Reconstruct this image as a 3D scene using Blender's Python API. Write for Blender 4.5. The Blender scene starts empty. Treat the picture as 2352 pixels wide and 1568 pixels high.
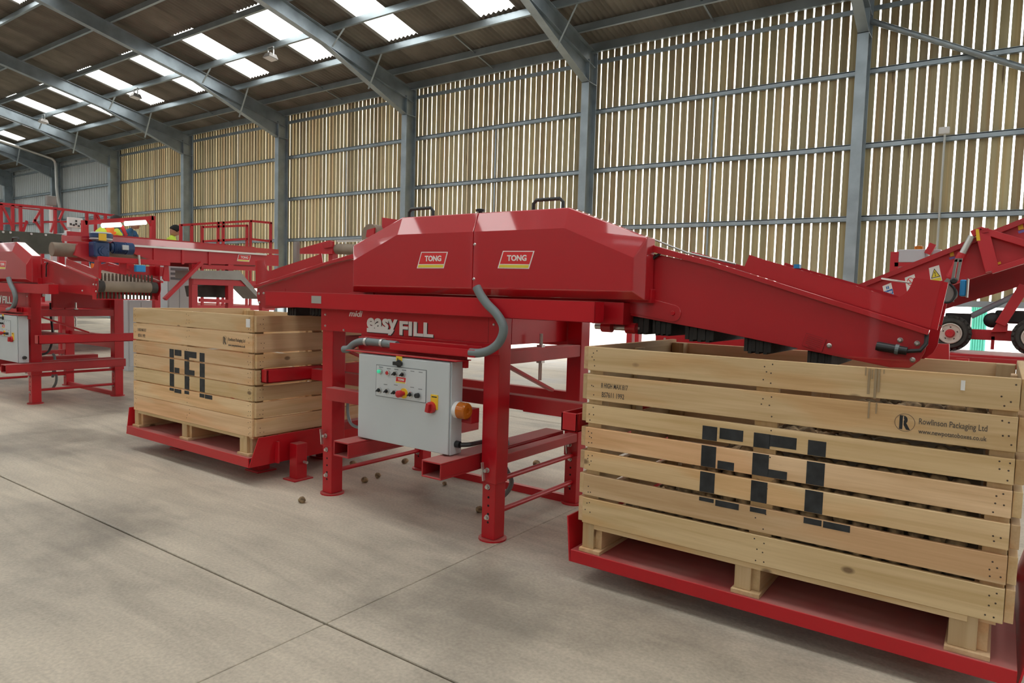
import bpy, bmesh, math, random
from mathutils import Vector, Matrix

# ------------------------------------------------------------------ camera, sky, exposure
S = bpy.context.scene
COL = S.collection
F_PX, CX, CY, EYE = 1581.16, 1176.0, 784.0, 1.5
YAW, PITCH, ROLL = math.radians(35.4015), math.radians(3.735), math.radians(-1.66313)
fwd = Vector((-math.sin(YAW) * math.cos(PITCH), math.cos(YAW) * math.cos(PITCH), -math.sin(PITCH)))
rgt0 = Vector((math.cos(YAW), math.sin(YAW), 0))
dwn0 = fwd.cross(rgt0)
rgt = math.cos(ROLL) * rgt0 + math.sin(ROLL) * dwn0
dwn = -math.sin(ROLL) * rgt0 + math.cos(ROLL) * dwn0
cam_data = bpy.data.cameras.new('camera')
cam = bpy.data.objects.new('camera', cam_data)
COL.objects.link(cam)
cam.matrix_world = Matrix(((rgt.x, -dwn.x, -fwd.x, 0), (rgt.y, -dwn.y, -fwd.y, 0), (rgt.z, -dwn.z, -fwd.z, EYE), (0, 0, 0, 1)))
cam_data.sensor_width = 36
cam_data.lens = 36 * F_PX / 2352
cam_data.clip_start = 0.05
cam_data.clip_end = 500
S.camera = cam

SKY = 7.0
world = bpy.data.worlds.new('overcast_sky')
S.world = world
world.use_nodes = True
bg = world.node_tree.nodes['Background']
bg.inputs[0].default_value = (1.0, 0.975, 0.93, 1)
bg.inputs[1].default_value = SKY
S.view_settings.view_transform = 'Standard'
S.view_settings.look = 'None'
S.view_settings.gamma = 1
S.view_settings.use_curve_mapping = False
S.view_settings.exposure = -0.75
S.cycles.use_denoising = True
S.cycles.max_bounces = 10
S.cycles.diffuse_bounces = 6
S.cycles.transparent_max_bounces = 16
S.cycles.sample_clamp_indirect = 12
S.cycles.caustics_reflective = False
S.cycles.caustics_refractive = False


def portal(loc, rot, sx, sy):
    d = bpy.data.lights.new('sky_portal', 'AREA')
    d.shape = 'RECTANGLE'
    d.size, d.size_y = sx, sy
    d.cycles.is_portal = True
    o = bpy.data.objects.new('sky_portal', d)
    o.location, o.rotation_euler = loc, rot
    COL.objects.link(o)


# ------------------------------------------------------------------ helpers
def P(x, y, X=None, Y=None, Z=None):
    """the point of the plane X=, Y= or Z= that is seen at photograph pixel (x, y)"""
    d = rgt * ((x - CX) / F_PX) + dwn * ((y - CY) / F_PX) + fwd
    if X is not None:
        t = X / d.x
    elif Y is not None:
        t = Y / d.y
    else:
        t = (Z - EYE) / d.z
    return Vector((0, 0, EYE)) + d * t


class MB:
    def __init__(self):
        self.v, self.f = [], []

    def poly(self, pts):
        b = len(self.v)
        self.v += [tuple(p) for p in pts]
        self.f.append(tuple(range(b, b + len(pts))))
        return self

    def hexa(self, p):          # 8 points: bottom loop 0-3, top loop 4-7
        b = len(self.v)
        self.v += [tuple(q) for q in p]
        self.f += [tuple(b + i for i in q) for q in ((3, 2, 1, 0), (4, 5, 6, 7), (0, 1, 5, 4), (1, 2, 6, 5), (2, 3, 7, 6), (3, 0, 4, 7))]
        return self

    def box(self, x0, x1, y0, y1, z0, z1):
        return self.hexa([(x0, y0, z0), (x1, y0, z0), (x1, y1, z0), (x0, y1, z0), (x0, y0, z1), (x1, y0, z1), (x1, y1, z1), (x0, y1, z1)])

    def bar(self, a, b, w, h=None, up=(0, 0, 1)):
        a, b = Vector(a), Vector(b)
        h = w if h is None else h
        d = (b - a).normalized()
        u = Vector(up)
        if abs(d.dot(u)) > 0.98:
            u = Vector((0, 1, 0))
        s = d.cross(u).normalized() * (w / 2)
        u = s.cross(d).normalized() * (h / 2)
        return self.hexa([a - s - u, a + s - u, b + s - u, b - s - u, a - s + u, a + s + u, b + s + u, b - s + u])

    def prism(self, pts, ext):
        ext = Vector(ext)
        b, n = len(self.v), len(pts)
        self.v += [tuple(p) for p in pts] + [tuple(Vector(p) + ext) for p in pts]
        self.f.append(tuple(range(b + n - 1, b - 1, -1)))
        self.f.append(tuple(range(b + n, b + 2 * n)))
        for i in range(n):
            j = (i + 1) % n
            self.f.append((b + i, b + j, b + n + j, b + n + i))
        return self

    def hose(self, pts, r, n=10, sub=5):      # tube along a smooth curve through the points
        p = [Vector(q) for q in pts]
        p = [p[0] * 2 - p[1]] + p + [p[-1] * 2 - p[-2]]
        out = []
        for i in range(1, len(p) - 2):
            for k in range(sub):
                t = k / sub
                a, b, c, d = p[i - 1], p[i], p[i + 1], p[i + 2]
                out.append(.5 * ((2 * b) + (c - a) * t + (2 * a - 5 * b + 4 * c - d) * t * t + (3 * b - a - 3 * c + d) * t ** 3))
        out.append(p[-2])
        return self.tube(out, r, n)

    def tube(self, pts, r, n=10, cap=True):
        pts = [Vector(p) for p in pts]
        rs = r if isinstance(r, (list, tuple)) else [r] * len(pts)
        b = len(self.v)
        ref = None
        for i, p in enumerate(pts):
            d = (pts[min(i + 1, len(pts) - 1)] - pts[max(i - 1, 0)]).normalized()
            if ref is None:
                ref = Vector((0, 0, 1)) if abs(d.z) < 0.9 else Vector((1, 0, 0))
            s = d.cross(ref).normalized()
            ref = s.cross(d).normalized()
            for k in range(n):
                a = 2 * math.pi * k / n
                self.v.append(tuple(p + (s * math.cos(a) + ref * math.sin(a)) * rs[i]))
        for i in range(len(pts) - 1):
            for k in range(n):
                q, w = b + i * n + k, b + i * n + (k + 1) % n
                self.f.append((q, w, w + n, q + n))
        if cap:
            self.f.append(tuple(b + k for k in range(n - 1, -1, -1)))
            e = b + (len(pts) - 1) * n
            self.f.append(tuple(e + k for k in range(n)))
        return self

    def lathe(self, o, axis, prof, n=24):      # prof: (distance along axis, radius)
        o, ax = Vector(o), Vector(axis).normalized()
        return self.tube_prof([(o + ax * t, r) for t, r in prof], ax, n)

    def tube_prof(self, rings, ax, n):
        s = ax.orthogonal().normalized()
        u = ax.cross(s)
        b = len(self.v)
        for p, r in rings:
            for k in range(n):
                a = 2 * math.pi * k / n
                self.v.append(tuple(p + (s * math.cos(a) + u * math.sin(a)) * max(r, 1e-4)))
        for i in range(len(rings) - 1):
            for k in range(n):
                q, w = b + i * n + k, b + i * n + (k + 1) % n
                self.f.append((q, w, w + n, q + n))
        self.f.append(tuple(b + k for k in range(n - 1, -1, -1)))
        e = b + (len(rings) - 1) * n
        self.f.append(tuple(e + k for k in range(n)))
        return self

    def build(self, name, mat, parent=None, bevel=0, smooth=False, kind=None):
        me = bpy.data.meshes.new(name)
        off = Vector((0, 0, 0))
        p = parent
        while p is not None:
            off += p.location
            p = p.parent
        me.from_pydata([tuple(Vector(q) - off) for q in self.v], [], self.f)
        bm = bmesh.new()
        bm.from_mesh(me)
        bmesh.ops.recalc_face_normals(bm, faces=bm.faces)
        bm.to_mesh(me)
        bm.free()
        me.materials.append(M[mat])
        if smooth:
            me.shade_smooth()
            me.set_sharp_from_angle(angle=math.radians(40))
        o = bpy.data.objects.new(name, me)
        o.parent = parent
        COL.objects.link(o)
        if bevel:
            m = o.modifiers.new('edge', 'BEVEL')
            m.width, m.segments, m.limit_method = bevel, 2, 'ANGLE'
            m.harden_normals = False
        if kind:
            o['kind'] = kind
        return o


def box(name, mat, parent, x0, x1, y0, y1, z0, z1, bevel=0):
    return MB().box(x0, x1, y0, y1, z0, z1).build(name, mat, parent, bevel)


def tag(o, label=None, cat=None, group=None, kind=None):
    for k, v in (('label', label), ('category', cat), ('group', group), ('kind', kind)):
        if v:
            o[k] = v
    return o


def empty(name, loc, label=None, cat=None, group=None, kind=None):
    o = bpy.data.objects.new(name, None)
    o.location = loc
    o.empty_display_size = 0.2
    COL.objects.link(o)
    return tag(o, label, cat, group, kind)




def dup_tree(o, parent=None):
    kids = {}
    for q in COL.objects:
        if q.parent is not None:
            kids.setdefault(q.parent.name, []).append(q)

    def rec(a, par):
        c = a.copy()
        c.parent = par
        COL.objects.link(c)
        for ch in kids.get(a.name, []):
            rec(ch, c)
        return c
    return rec(o, parent)


def text(s, name, mat, parent, x0, x1, z0, z1, y, shear=0.0, bold=0.0, depth=0.0015, axis='Y-', spacing=1.0):
    """flat lettering filling a box of a wall: axis 'Y-' faces the camera (x to the right), 'X+' runs along +Y on a face looking to +X"""
    cu = bpy.data.curves.new('lettering', 'FONT')
    cu.body = s
    cu.shear = shear
    cu.offset = bold
    cu.extrude = 0.01
    cu.space_character = spacing
    cu.resolution_u = 3
    tmp = bpy.data.objects.new('lettering', cu)
    COL.objects.link(tmp)
    dg = bpy.context.evaluated_depsgraph_get()
    me = bpy.data.meshes.new_from_object(tmp.evaluated_get(dg))
    bpy.data.objects.remove(tmp)
    bpy.data.curves.remove(cu)
    xs = [v.co.x for v in me.vertices]
    ys = [v.co.y for v in me.vertices]
    off = Vector((0, 0, 0))
    p = parent
    while p is not None:
        off += p.location
        p = p.parent
    for v in me.vertices:
        u = (v.co.x - min(xs)) / (max(xs) - min(xs))
        w = (v.co.y - min(ys)) / (max(ys) - min(ys))
        d = depth if v.co.z > 0 else 0
        if axis == 'Y-':
            v.co = Vector((x0 + (x1 - x0) * u, y - d, z0 + (z1 - z0) * w)) - off
        else:
            v.co = Vector((y + d, x0 + (x1 - x0) * u, z0 + (z1 - z0) * w)) - off
    me.materials.clear()
    me.materials.append(M[mat])
    o = bpy.data.objects.new(name, me)
    o.parent = parent
    COL.objects.link(o)
    return o


# ------------------------------------------------------------------ materials
M = {}


def N(nt, kind, **kw):
    n = nt.nodes.new(kind)
    for k, v in kw.items():
        if k.startswith('i_'):
            n.inputs[int(k[2:]) if k[2:].isdigit() else k[2:].replace('_', ' ')].default_value = v
        else:
            setattr(n, k, v)
    return n


def base(name):
    m = bpy.data.materials.new(name)
    m.use_nodes = True
    nt = m.node_tree
    b = nt.nodes['Principled BSDF']
    M[name] = m
    return m, nt, b, nt.links.new


def plain(name, col, rough=0.5, metal=0.0, var=0.0, scale=6.0, bump=0.0, dust=0.0, dustcol=(0.35, 0.25, 0.2), coat=0.0, rvar=0.0):
    m, nt, b, L = base(name)
    b.inputs['Base Color'].default_value = (*col, 1)
    b.inputs['Roughness'].default_value = rough
    b.inputs['Metallic'].default_value = metal
    b.inputs['Coat Weight'].default_value = coat
    b.inputs['Coat Roughness'].default_value = 0.08
    if var or bump or dust or rvar:
        tc = N(nt, 'ShaderNodeTexCoord')
        no = N(nt, 'ShaderNodeTexNoise')
        no.inputs['Scale'].default_value = scale
        no.inputs['Detail'].default_value = 6
        L(tc.outputs['Object'], no.inputs['Vector'])
        out = None
        if var:
            r = N(nt, 'ShaderNodeMapRange', i_1=0.3, i_2=0.7, i_3=1 - var, i_4=1 + var)
            L(no.outputs[0], r.inputs[0])
            hs = N(nt, 'ShaderNodeHueSaturation')
            hs.inputs['Color'].default_value = (*col, 1)
            L(r.outputs[0], hs.inputs['Value'])
            out = hs.outputs[0]
            L(out, b.inputs['Base Color'])
        if dust:
            ge = N(nt, 'ShaderNodeNewGeometry')
            sx = N(nt, 'ShaderNodeSeparateXYZ')
            L(ge.outputs['Normal'], sx.inputs[0])
            up = N(nt, 'ShaderNodeMapRange', i_1=0.6, i_2=1.0, i_3=0.0, i_4=dust)
            L(sx.outputs[2], up.inputs[0])
            mu = N(nt, 'ShaderNodeMath', operation='MULTIPLY')
            rr = N(nt, 'ShaderNodeMapRange', i_1=0.35, i_2=0.6, i_3=0.35, i_4=1.0)
            L(no.outputs[0], rr.inputs[0])
            L(up.outputs[0], mu.inputs[0])
            L(rr.outputs[0], mu.inputs[1])
            mx = N(nt, 'ShaderNodeMix', data_type='RGBA')
            L(mu.outputs[0], mx.inputs[0])
            if out is not None:
                L(out, mx.inputs[6])
            else:
                mx.inputs[6].default_value = (*col, 1)
            mx.inputs[7].default_value = (*dustcol, 1)
            L(mx.outputs[2], b.inputs['Base Color'])
            rm = N(nt, 'ShaderNodeMapRange', i_1=0.0, i_2=1.0, i_3=rough, i_4=0.8)
            L(mu.outputs[0], rm.inputs[0])
            L(rm.outputs[0], b.inputs['Roughness'])
        if bump:
            bp = N(nt, 'ShaderNodeBump')
            bp.inputs['Strength'].default_value = bump
            bp.inputs['Distance'].default_value = 0.01
            L(no.outputs[0], bp.inputs['Height'])
            L(bp.outputs[0], b.inputs['Normal'])
    return m


RED = (0.50, 0.008, 0.017)
plain('red_paint', RED, 0.3, var=0.07, scale=1.6, dust=0.55, dustcol=(0.42, 0.2, 0.17))
plain('red_gloss', RED, 0.35, var=0.04, scale=1.2, coat=1.0)
M['red_gloss'].node_tree.nodes['Principled BSDF'].inputs['Coat IOR'].default_value = 1.75
M['red_gloss'].node_tree.nodes['Principled BSDF'].inputs['Coat Roughness'].default_value = 0.035
plain('red_far', (0.5, 0.02, 0.03), 0.4, var=0.08, scale=1.0)
plain('red_dusty', (0.4, 0.018, 0.024), 0.34, var=0.2, scale=3.0, dust=0.8, dustcol=(0.36, 0.17, 0.15))
plain('red_mark', (0.28, 0.008, 0.012), 0.5)
plain('steel', (0.36, 0.42, 0.46), 0.42, 0.65, var=0.18, scale=2.5)
plain('purlin_steel', (0.40, 0.46, 0.49), 0.38, 0.75, var=0.12, scale=2.0)
plain('zinc', (0.6, 0.6, 0.58), 0.35, 0.8)
plain('cladding', (0.60, 0.66, 0.68), 0.5, 0.05, var=0.06, scale=0.5)
plain('box_grey', (0.55, 0.60, 0.63), 0.42, var=0.03, scale=3, dust=0.5, dustcol=(0.5, 0.46, 0.42))
plain('box_line', (0.16, 0.18, 0.2), 0.6)
plain('panel_plate', (0.60, 0.64, 0.67), 0.5)
plain('black_plastic', (0.02, 0.021, 0.023), 0.38)
plain('black_rubber', (0.022, 0.021, 0.02), 0.65, var=0.3, scale=20, bump=0.3)
plain('tyre', (0.045, 0.044, 0.04), 0.8, var=0.25, scale=14, bump=0.3)
plain('hub_white', (0.62, 0.58, 0.52), 0.5, var=0.12, scale=20)
plain('hose_grey', (0.17, 0.21, 0.22), 0.45)
plain('handle_black', (0.03, 0.032, 0.034), 0.4)
plain('belt_tan', (0.26, 0.21, 0.16), 0.75, var=0.2, scale=5, bump=0.2)
plain('belt_dark', (0.05, 0.045, 0.04), 0.7, var=0.3, scale=8)
plain('finger_rubber', (0.13, 0.10, 0.075), 0.75, var=0.35, scale=14)
plain('hopper_rubber', (0.085, 0.088, 0.072), 0.7, var=0.2, scale=3)
plain('white_print', (0.82, 0.82, 0.8), 0.5)
plain('logo_red', (0.72, 0.025, 0.03), 0.4)
plain('yellow', (0.85, 0.55, 0.03), 0.45)
plain('yellow_print', (0.78, 0.66, 0.06), 0.5)
plain('blue_print', (0.02, 0.13, 0.42), 0.5)
plain('lilac_print', (0.2, 0.15, 0.45), 0.5)
plain('motor_blue', (0.018, 0.055, 0.16), 0.35, var=0.1, scale=8)
plain('sensor_blue', (0.02, 0.27, 0.62), 0.4)
plain('black_print', (0.018, 0.019, 0.021), 0.6)
plain('stencil_paint', (0.022, 0.024, 0.027), 0.75, var=0.5, scale=18)
plain('brand_ink', (0.10, 0.085, 0.07), 0.75)
plain('ink_faint', (0.34, 0.25, 0.15), 0.75)
plain('switch_red', (0.5, 0.02, 0.025), 0.35)
plain('green_lamp', (0.02, 0.62, 0.32), 0.25)
plain('chrome', (0.7, 0.7, 0.7), 0.15, 1.0)
plain('turquoise', (0.12, 0.62, 0.55), 0.6, var=0.06)
plain('paper', (0.8, 0.8, 0.8), 0.7)
plain('stainless', (0.3, 0.285, 0.27), 0.5, 0.6, var=0.12, scale=3)
plain('skin', (0.5, 0.28, 0.2), 0.6)
plain('dark_hair', (0.02, 0.016, 0.013), 0.7)
plain('beanie', (0.012, 0.014, 0.016), 0.9)
plain('hivis_yellow', (0.62, 0.85, 0.08), 0.7)
plain('hivis_orange', (0.95, 0.25, 0.04), 0.7)
plain('work_blue', (0.03, 0.12, 0.25), 0.8)
plain('yard', (0.62, 0.6, 0.56), 0.9, var=0.06, scale=0.4)
plain('unseen_dark_sheeting', (0.07, 0.08, 0.075), 0.8)  # kept dark so the unseen front wall hardly reflects in the hood
plain('red_underside_shade', (0.30, 0.007, 0.014), 0.95)  # darker copy of the red, shade of the elevator underside put into the colour
M['red_underside_shade'].node_tree.nodes['Principled BSDF'].inputs['Specular IOR Level'].default_value = 0.1
plain('mud', (0.20, 0.15, 0.10), 0.9)
plain('timber_strip', (0.5, 0.38, 0.2), 0.7)
plain('pale_panel', (0.55, 0.68, 0.78), 0.4)
plain('nail_head', (0.06, 0.04, 0.03), 0.6)
plain('hole_dark', (0.012, 0.01, 0.01), 0.9)

m, nt, b, L = base('amber')
b.inputs['Base Color'].default_value = (0.75, 0.2, 0.01, 1)
b.inputs['Roughness'].default_value = 0.15
b.inputs['Transmission Weight'].default_value = 0.35
m, nt, b, L = base('tube_light')
b.inputs['Emission Color'].default_value = (1, 0.97, 0.9, 1)
b.inputs['Emission Strength'].default_value = 7
m, nt, b, L = base('lamp_glow')
b.inputs['Base Color'].default_value = (0.05, 0.6, 0.35, 1)
b.inputs['Emission Color'].default_value = (0.05, 0.8, 0.42, 1)
b.inputs['Emission Strength'].default_value = 0.5

# translucent roof light
m, nt, b, L = base('rooflight')
nt.nodes.remove(b)
tr = N(nt, 'ShaderNodeBsdfTransparent')
tr.inputs[0].default_value = (0.97, 0.99, 1.0, 1)
tl = N(nt, 'ShaderNodeBsdfTranslucent')
tl.inputs[0].default_value = (0.85, 0.9, 0.92, 1)
mx = N(nt, 'ShaderNodeMixShader', i_0=0.12)
L(tr.outputs[0], mx.inputs[1])
L(tl.outputs[0], mx.inputs[2])
L(mx.outputs[0], nt.nodes['Material Output'].inputs[0])


def wood(name, axis, dark, light, knot=(0.13, 0.065, 0.03), kscale=1.0, tone=0.14, warm=0.0, rough=0.65, green=0.0):
    m, nt, b, L = base(name)
    tc = N(nt, 'ShaderNodeTexCoord')
    oi = N(nt, 'ShaderNodeObjectInfo')
    mul = N(nt, 'ShaderNodeVectorMath', operation='SCALE')
    mul.inputs[0].default_value = (13.7, 7.3, 9.1)
    L(oi.outputs['Random'], mul.inputs['Scale'])
    add = N(nt, 'ShaderNodeVectorMath', operation='ADD')
    L(tc.outputs['Object'], add.inputs[0])
    L(mul.outputs[0], add.inputs[1])
    vec = add.outputs[0]

    def mapped(along, across):
        mp = N(nt, 'ShaderNodeMapping')
        s = [across, across, across]
        s[axis] = along
        mp.inputs['Scale'].default_value = s
        L(vec, mp.inputs['Vector'])
        return mp.outputs[0]
    # soft growth bands, warped along the board
    no = N(nt, 'ShaderNodeTexNoise', i_Scale=1.0, i_Detail=5.0, i_Distortion=0.8)
    L(mapped(0.9, 13.0), no.inputs['Vector'])
    fine = N(nt, 'ShaderNodeTexNoise', i_Scale=1.0, i_Detail=3.0)
    L(mapped(3.0, 110.0), fine.inputs['Vector'])
    mixf = N(nt, 'ShaderNodeMath', operation='MULTIPLY_ADD')
    mixf.inputs[1].default_value = 0.3
    L(fine.outputs[0], mixf.inputs[0])
    L(no.outputs[0], mixf.inputs[2])
    cr = N(nt, 'ShaderNodeValToRGB')
    cr.color_ramp.elements[0].position = 0.42
    cr.color_ramp.elements[0].color = (*dark, 1)
    cr.color_ramp.elements[1].position = 0.85
    cr.color_ramp.elements[1].color = (*light, 1)
    L(mixf.outputs[0], cr.inputs[0])
    # broad reddish heartwood patches
    pn = N(nt, 'ShaderNodeTexNoise', i_Scale=1.0, i_Detail=2.0)
    L(mapped(1.1, 6.0), pn.inputs['Vector'])
    pr = N(nt, 'ShaderNodeMapRange', i_1=0.52, i_2=0.6, i_3=0.0, i_4=0.55)
    L(pn.outputs[0], pr.inputs[0])
    heart = N(nt, 'ShaderNodeMix', data_type='RGBA', blend_type='MULTIPLY')
    heart.inputs[7].default_value = (1.0, 0.82, 0.66, 1)
    L(pr.outputs[0], heart.inputs[0])
    L(cr.outputs[0], heart.inputs[6])
    # knots
    vo = N(nt, 'ShaderNodeTexVoronoi', voronoi_dimensions='3D', i_Scale=1.0, i_Randomness=1.0)
    L(mapped(3.0 * kscale, 5.2 * kscale), vo.inputs['Vector'])
    k1 = N(nt, 'ShaderNodeMapRange', i_1=0.055, i_2=0.1, i_3=1.0, i_4=0.0)
    L(vo.outputs['Distance'], k1.inputs[0])
    kn = N(nt, 'ShaderNodeMix', data_type='RGBA')
    kn.inputs[7].default_value = (*knot, 1)
    kk = N(nt, 'ShaderNodeMath', operation='MULTIPLY')
    kk.inputs[1].default_value = 0.8
    L(k1.outputs[0], kk.inputs[0])
    L(kk.outputs[0], kn.inputs[0])
    L(heart.outputs[2], kn.inputs[6])
    # each board its own tone
    hs = N(nt, 'ShaderNodeHueSaturation')
    vr = N(nt, 'ShaderNodeMapRange', i_1=0.0, i_2=1.0, i_3=1 - tone, i_4=1 + tone)
    L(oi.outputs['Random'], vr.inputs[0])
    L(vr.outputs[0], hs.inputs['Value'])
    f2 = N(nt, 'ShaderNodeMath', operation='FRACT')
    m7 = N(nt, 'ShaderNodeMath', operation='MULTIPLY')
    m7.inputs[1].default_value = 7.31
    L(oi.outputs['Random'], m7.inputs[0])
    L(m7.outputs[0], f2.inputs[0])
    hr = N(nt, 'ShaderNodeMapRange', i_1=0.0, i_2=1.0, i_3=0.488, i_4=0.503)
    L(f2.outputs[0], hr.inputs[0])
    L(hr.outputs[0], hs.inputs['Hue'])
    L(kn.outputs[2], hs.inputs['Color'])
    L(hs.outputs[0], b.inputs['Base Color'])
    b.inputs['Roughness'].default_value = rough
    bp = N(nt, 'ShaderNodeBump', i_Strength=0.25, i_Distance=0.004)
    L(mixf.outputs[0], bp.inputs['Height'])
    L(bp.outputs[0], b.inputs['Normal'])
    return m


wood('crate_board', 0, (0.56, 0.38, 0.18), (0.76, 0.57, 0.33))
wood('crate_side', 1, (0.50, 0.34, 0.17), (0.66, 0.49, 0.28))
wood('crate_post', 2, (0.46, 0.32, 0.16), (0.6, 0.45, 0.26))
wood('slat_wood', 2, (0.36, 0.30, 0.165), (0.52, 0.46, 0.27), kscale=0.9, tone=0.22, knot=(0.15, 0.09, 0.05))

# concrete
m, nt, b, L = base('concrete')
tc = N(nt, 'ShaderNodeTexCoord')
n1 = N(nt, 'ShaderNodeTexNoise', i_Scale=0.55, i_Detail=6.0, i_Roughness=0.6)
L(tc.outputs['Object'], n1.inputs['Vector'])
cr = N(nt, 'ShaderNodeValToRGB')
e = cr.color_ramp.elements
e[0].position, e[0].color = 0.36, (0.28, 0.252, 0.207, 1)
e[1].position, e[1].color = 0.63, (0.57, 0.505, 0.405, 1)
e2 = e.new(0.48)
e2.color = (0.465, 0.415, 0.335, 1)
L(n1.outputs[0], cr.inputs[0])
n2 = N(nt, 'ShaderNodeTexNoise', i_Scale=60.0, i_Detail=4.0)
L(tc.outputs['Object'], n2.inputs['Vector'])
r2 = N(nt, 'ShaderNodeMapRange', i_1=0.3, i_2=0.7, i_3=0.86, i_4=1.12)
L(n2.outputs[0], r2.inputs[0])
# fine pits
v3 = N(nt, 'ShaderNodeTexVoronoi', i_Scale=38.0)
L(tc.outputs['Object'], v3.inputs['Vector'])
r3 = N(nt, 'ShaderNodeMapRange', i_1=0.03, i_2=0.1, i_3=0.72, i_4=1.0)
L(v3.outputs['Distance'], r3.inputs[0])
# sweeping trowel and tyre streaks
mp = N(nt, 'ShaderNodeMapping')
mp.inputs['Rotation'].default_value = (0, 0, 0.5)
mp.inputs['Scale'].default_value = (0.8, 5.0, 1)
L(tc.outputs['Object'], mp.inputs['Vector'])
n4 = N(nt, 'ShaderNodeTexNoise', i_Scale=1.0, i_Detail=5.0, i_Distortion=1.2)
L(mp.outputs[0], n4.inputs['Vector'])
r4 = N(nt, 'ShaderNodeMapRange', i_1=0.35, i_2=0.65, i_3=0.86, i_4=1.08)
L(n4.outputs[0], r4.inputs[0])
mm = N(nt, 'ShaderNodeMath', operation='MULTIPLY')
L(r2.outputs[0], mm.inputs[0])
L(r3.outputs[0], mm.inputs[1])
mm2 = N(nt, 'ShaderNodeMath', operation='MULTIPLY')
L(mm.outputs[0], mm2.inputs[0])
L(r4.outputs[0], mm2.inputs[1])
hs = N(nt, 'ShaderNodeHueSaturation')
L(cr.outputs[0], hs.inputs['Color'])
L(mm2.outputs[0], hs.inputs['Value'])
L(hs.outputs[0], b.inputs['Base Color'])
rr = N(nt, 'ShaderNodeMapRange', i_1=0.35, i_2=0.65, i_3=0.5, i_4=0.75)
L(n1.outputs[0], rr.inputs[0])
L(rr.outputs[0], b.inputs['Roughness'])
bp = N(nt, 'ShaderNodeBump', i_Strength=0.15, i_Distance=0.01)
L(n2.outputs[0], bp.inputs['Height'])
L(bp.outputs[0], b.inputs['Normal'])

# fibre cement roofing, mottled
m, nt, b, L = base('fibre_cement')
tc = N(nt, 'ShaderNodeTexCoord')
n1 = N(nt, 'ShaderNodeTexNoise', i_Scale=0.9, i_Detail=4.0)
L(tc.outputs['Object'], n1.inputs['Vector'])
oi = N(nt, 'ShaderNodeObjectInfo')
cr = N(nt, 'ShaderNodeValToRGB')
cr.color_ramp.elements[0].color = (0.15, 0.135, 0.11, 1)
cr.color_ramp.elements[0].position = 0.35
cr.color_ramp.elements[1].color = (0.235, 0.218, 0.185, 1)
cr.color_ramp.elements[1].position = 0.65
L(n1.outputs[0], cr.inputs[0])
vr = N(nt, 'ShaderNodeMapRange', i_1=0.0, i_2=1.0, i_3=0.86, i_4=1.1)
L(oi.outputs['Random'], vr.inputs[0])
hs = N(nt, 'ShaderNodeHueSaturation')
L(cr.outputs[0], hs.inputs['Color'])
L(vr.outputs[0], hs.inputs['Value'])
L(hs.outputs[0], b.inputs['Base Color'])
b.inputs['Roughness'].default_value = 0.85

# potatoes with soil
m, nt, b, L = base('potato_skin')
tc = N(nt, 'ShaderNodeTexCoord')
n1 = N(nt, 'ShaderNodeTexNoise', i_Scale=22.0, i_Detail=5.0)
L(tc.outputs['Object'], n1.inputs['Vector'])
cr = N(nt, 'ShaderNodeValToRGB')
cr.color_ramp.elements[0].color = (0.11, 0.072, 0.04, 1)
cr.color_ramp.elements[0].position = 0.38
cr.color_ramp.elements[1].color = (0.40, 0.28, 0.15, 1)
cr.color_ramp.elements[1].position = 0.66
L(n1.outputs[0], cr.inputs[0])
L(cr.outputs[0], b.inputs['Base Color'])
b.inputs['Roughness'].default_value = 0.85

# ------------------------------------------------------------------ floor and yard
random.seed(4)
fl = MB().box(-60, 20, -14, 15.3, -0.34, -0.17).build('floor', 'concrete', None, kind='structure')
xs = [-60, -44.41, -38.41, -32.41, -26.41, -20.41, -14.41, -8.41, -2.41, 3.59, 20]
ys = [-14, -3.0, 2.0, 7.0, 12.0, 15.3]
g = 0.006
for i in range(len(xs) - 1):
    for j in range(len(ys) - 1):
        box('slab', 'concrete', fl, xs[i] + .002, xs[i + 1] - .002, ys[j] + g, ys[j + 1] - g, -0.16, 0, 0.006)
yd = MB().box(-90, 60, 15.32, 80, -0.2, -0.02).build('ground_yard', 'yard', None, kind='structure')

# ------------------------------------------------------------------ building frame
YF, YR, YS = 14.65, 15.05, 15.14           # column inner face, rail face, slat inner face
ZB = 1.57                                   # bottom of the slats
FX = [-2.48 - 6 * k for k in range(-1, 9)]
SL = 0.215
RIDGE = 1.6


def ztop(y):                                # top of the rafters
    return 8.55 + SL * (9.82 - y) if y >= RIDGE else ztop(2 * RIDGE - y)


def ibeam_prof(mb, a, b, depth, width, tf=0.016, tw=0.012, up=(0, 0, 1)):
    a, b, u = Vector(a), Vector(b), Vector(up).normalized()
    mb.bar(a + u * (depth / 2 - tf / 2), b + u * (depth / 2 - tf / 2), width, tf, up)
    mb.bar(a - u * (depth / 2 - tf / 2), b - u * (depth / 2 - tf / 2), width, tf, up)
    mb.bar(a, b, tw, depth - 2 * tf, up)


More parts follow.
